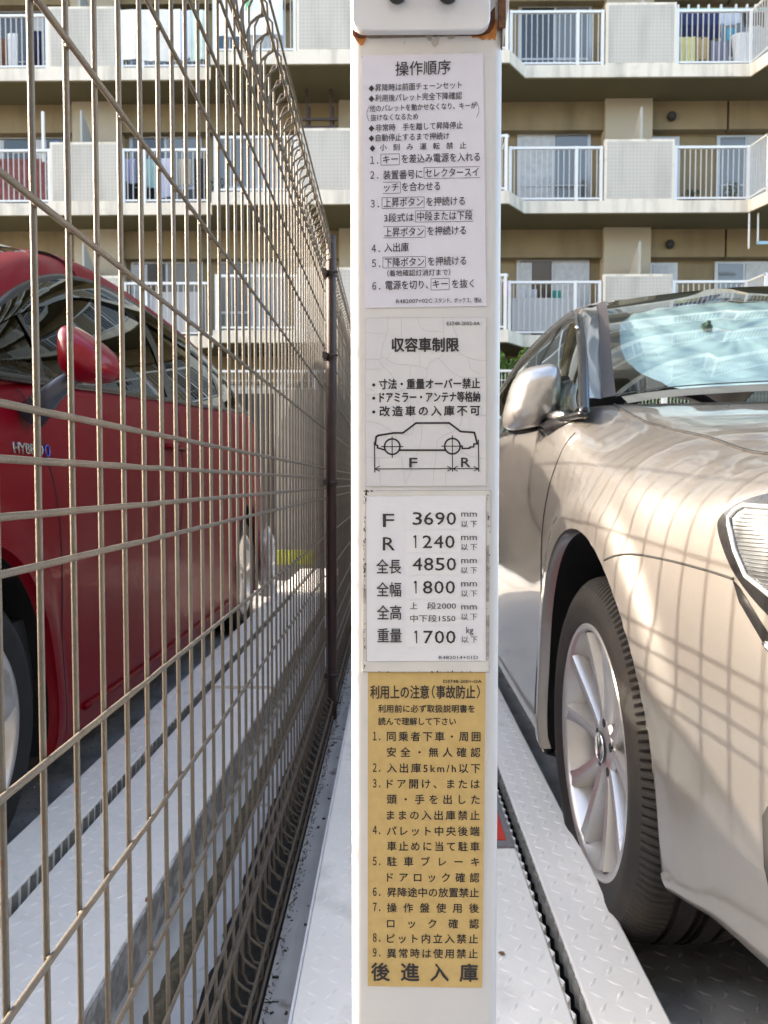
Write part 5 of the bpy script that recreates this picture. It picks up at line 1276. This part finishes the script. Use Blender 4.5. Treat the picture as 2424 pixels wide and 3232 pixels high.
MB().grid([[(cxb+hw*s_*math.cos(a), YF+.35+.14*s_*math.sin(a), z2+zz) for a in np.linspace(0, 6.283, 25)] for zz, s_ in ((.16, .1), (.14, .62), (.20, .72), (.72, 1), (.74, 1.05), (.76, 1.03))]).obj('tub', mat('white_plastic', (.80, .82, .84), .4), t, smooth=True)
# M balcony clothes-pole brackets under the soffit
t = thing('pole_bracket', 'black hanging clothes pole bracket under the middle balcony ceiling', 'bracket')
Mk = mat('bracket_brown', (.05, .035, .03), .6); zc = Z0+2*FH
for px in (973, 1047):
    MB().box(X(px, 16.6)-.025, X(px, 16.6)+.025, 16.58, 16.62, zc-.88, zc-.01).obj('hanger_bar', Mk, t)
    MB().box(X(px+8, 16.6)-.02, X(px+8, 16.6)+.02, 16.63, 16.67, zc-.90, zc-.35).obj('hanger_bar', Mk, t)
MB().box(X(960, 16.6), X(1070, 16.6), 16.54, 16.58, zc-.68, zc-.63).obj('cross_bar', Mk, t); MB().box(X(964, 16.6), X(1070, 16.6), 16.54, 16.58, zc-.86, zc-.80).obj('cross_bar', Mk, t)
# satellite / drying items on left middle balcony
t = thing('drying_stand', 'white upright drying stand on the far left middle balcony', 'drying stand')
MB().box(X(150, YF+.1), X(158, YF+.1), YF+.1, YF+.15, z1_+.9, z1_+1.95).obj('upright', M_rail, t); MB().tube([(X(60, YF+.4), YF+.4, z1_+1.2), (X(155, YF+.4), YF+.4, z1_+1.25), (X(168, YF+.5), YF+.5, z1_+1.05)], .015, 6).obj('rack_bar', mat('rack_grey', (.3, .3, .32), .5), t)
for px, zz, lab in ((122, 1.48, 'bright blue peg on the far left drying rack, left one'), (195, 1.38, 'small blue peg hanging right of the white upright')):
    MB().box(-.04, .04, -.02, .02, -.09, .07).obj('blue_peg', mat('peg_blue', (.04, .12, .55), .5), label=lab, cat='peg', loc=(X(px, YF+.4), YF+.4, z1_+zz))
# potted plants on right middle balcony
def pot_plant(px, z, y, h, lab):
    t = thing('potted_plant', lab, 'plant', (X(px, y), y, z))
    MB().grid([[(r*math.cos(a), r*math.sin(a), zz) for a in np.linspace(0, 6.283, 17)] for zz, r in ((0, .01), (0, .08), (.16, .11), (.16, .01))]).obj('pot', mat('pot_dark', (.06, .05, .045), .8), t, smooth=True, angle=40)
    b = MB()
    for i in range(120):
        th = rng.uniform(0, 6.28); r = rng.uniform(0, .2); zz = .15+rng.uniform(0, h); s_ = .035
        p = Vector((r*math.cos(th), r*math.sin(th), zz)); d1 = Vector(rng.normal(0, 1, 3)).normalized()*s_; d2 = Vector(rng.normal(0, 1, 3)).normalized()*s_*.6
        b.add([p-d1, p+d2, p+d1, p-d2], [(0, 1, 2, 3)])
    b.obj('foliage', mat('pot_leaf', (.05, .07, .035), .8), t, kind='stuff')
pot_plant(2168, z1_, YF+.25, .12, 'small potted plant at left behind the middle right balusters')
pot_plant(2290, z1_, YF+.3, .30, 'bushy potted plant in the centre of the middle right balcony')
pot_plant(700, z1_, YN+.3, .22, 'potted plant behind the middle balcony rail near the fence top')
# frosted sheets behind the lowest balcony rails
for pa, pb, za, zb_, lab in ((1612, 1800, .1, .80, 'grey frosted screen sheet behind the lowest balcony rail right of the post'), (470, 640, .09, .95, 'grey frosted sheet behind the lowest left balcony rail')):
    cloth(pa, pb, z0_+za, z0_+zb_, YF+.12, mat('frosted_sheet', (.46, .465, .47), .6, noise=.04, nscale=2), lab, 'privacy_sheet', 'screen', .006)
cloth(1735, 1765, z0_+.78, z0_+1.05, YF+.5, c('green2', .03, .25, .20), 'dark green cloth hanging on the lowest right balcony', 'cloth', 'cloth', .02)
cloth(1632, 1690, z0_+.80, z0_+1.08, YF+.5, c('checked', .40, .42, .45), 'checked shirt hanging behind the lowest right rail', 'shirt', 'shirt', .02)
cloth(1585, 1600, z0_+.75, z0_+1.05, YN+.3, c('pink', .62, .35, .58), 'pink cloth peeking beside the white post', 'cloth', 'cloth', .02)
t = thing('blue_hanger_frame', 'white frame with pale blue bar hanging from the right balcony ceiling', 'hanger')
zc0 = Z0+FH
for px, zt in ((2350, .75), (2378, .62)): MB().box(X(px, YN+.5)-.012, X(px, YN+.5)+.012, YN+.5, YN+.53, zc0-zt, zc0-.02).obj('hanger_bar', M_rail, t)
MB().box(X(2375, YN+.5), X(2470, YN+.5), YN+.5, YN+.53, zc0-.66, zc0-.60).obj('cross_bar', mat('bar_blue', (.30, .48, .60), .5), t)

# hedge behind the white mesh fence
def hedge(x0, x1, y0, y1, z0, z1, n, lab):
    t = thing('hedge', lab, 'hedge')
    vs = []; fs = []
    P = rng.uniform(0, 1, (n, 3))
    for p in P:
        x = x0+(x1-x0)*p[0]; y = y0+(y1-y0)*p[1]*p[1]; top = z1+.10*math.sin(x*5.1)+.06*math.sin(x*13+1)+.05*math.sin(x*29)
        z = z0+(top-z0)*(p[2]**.7)
        d1 = rng.normal(0, 1, 3); d1 /= np.linalg.norm(d1); d2 = rng.normal(0, 1, 3); d2 /= np.linalg.norm(d2); s_ = rng.uniform(.02, .045)
        o = len(vs); c_ = np.array((x, y, z)); vs += [tuple(c_-d1*s_), tuple(c_+d2*s_*.5), tuple(c_+d1*s_), tuple(c_-d2*s_*.5)]; fs.append((o, o+1, o+2, o+3))
    b = MB(); b.v = vs; b.f = fs; b.mi = [0]*len(fs); b.obj('foliage', mat('hedge_leaf', (.075, .16, .02), .55, noise=.5, nscale=9), t, kind='stuff')
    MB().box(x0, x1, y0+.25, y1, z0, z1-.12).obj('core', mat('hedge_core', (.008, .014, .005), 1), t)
hedge(1.6, 6.5, 14.2, 15.0, 1.93, 3.22, 26000, 'clipped green hedge seen between the white post and the silver car')

# ================================================================ block of flats added behind the camera to cut light from behind, also mirrored
bb = thing('apartment_building', 'unseen block of flats added behind the camera to cut light from behind, mirrored in the car paint', 'building')
MB().box(-16, 14, -13, -8, -.14, 13.5).obj('wall', mat('flats_behind_grey', (.42, .43, .45), .9, noise=.05, nscale=1), bb)
for k in range(4):
    z = 2.9+k*2.8
    MB().box(-16, 14, -8, -6.6, z, z+.27).obj('balcony_slab', M_slab, bb)
    MB().box(-16, 14, -6.72, -6.66, z+1.36, z+1.42).obj('top_rail', M_rail, bb)
    f = MB()
    for i in range(120): f.box(-16+i*.25, -15.97+i*.25, -6.70, -6.68, z+.27, z+1.36)
    f.obj('balusters', M_bal, bb, kind='stuff')
    for i in range(6): MB().box(-14+i*4.6, -12+i*4.6, -7.99, -7.95, z+.3, z+2.1).obj('window', M_win[1], bb)
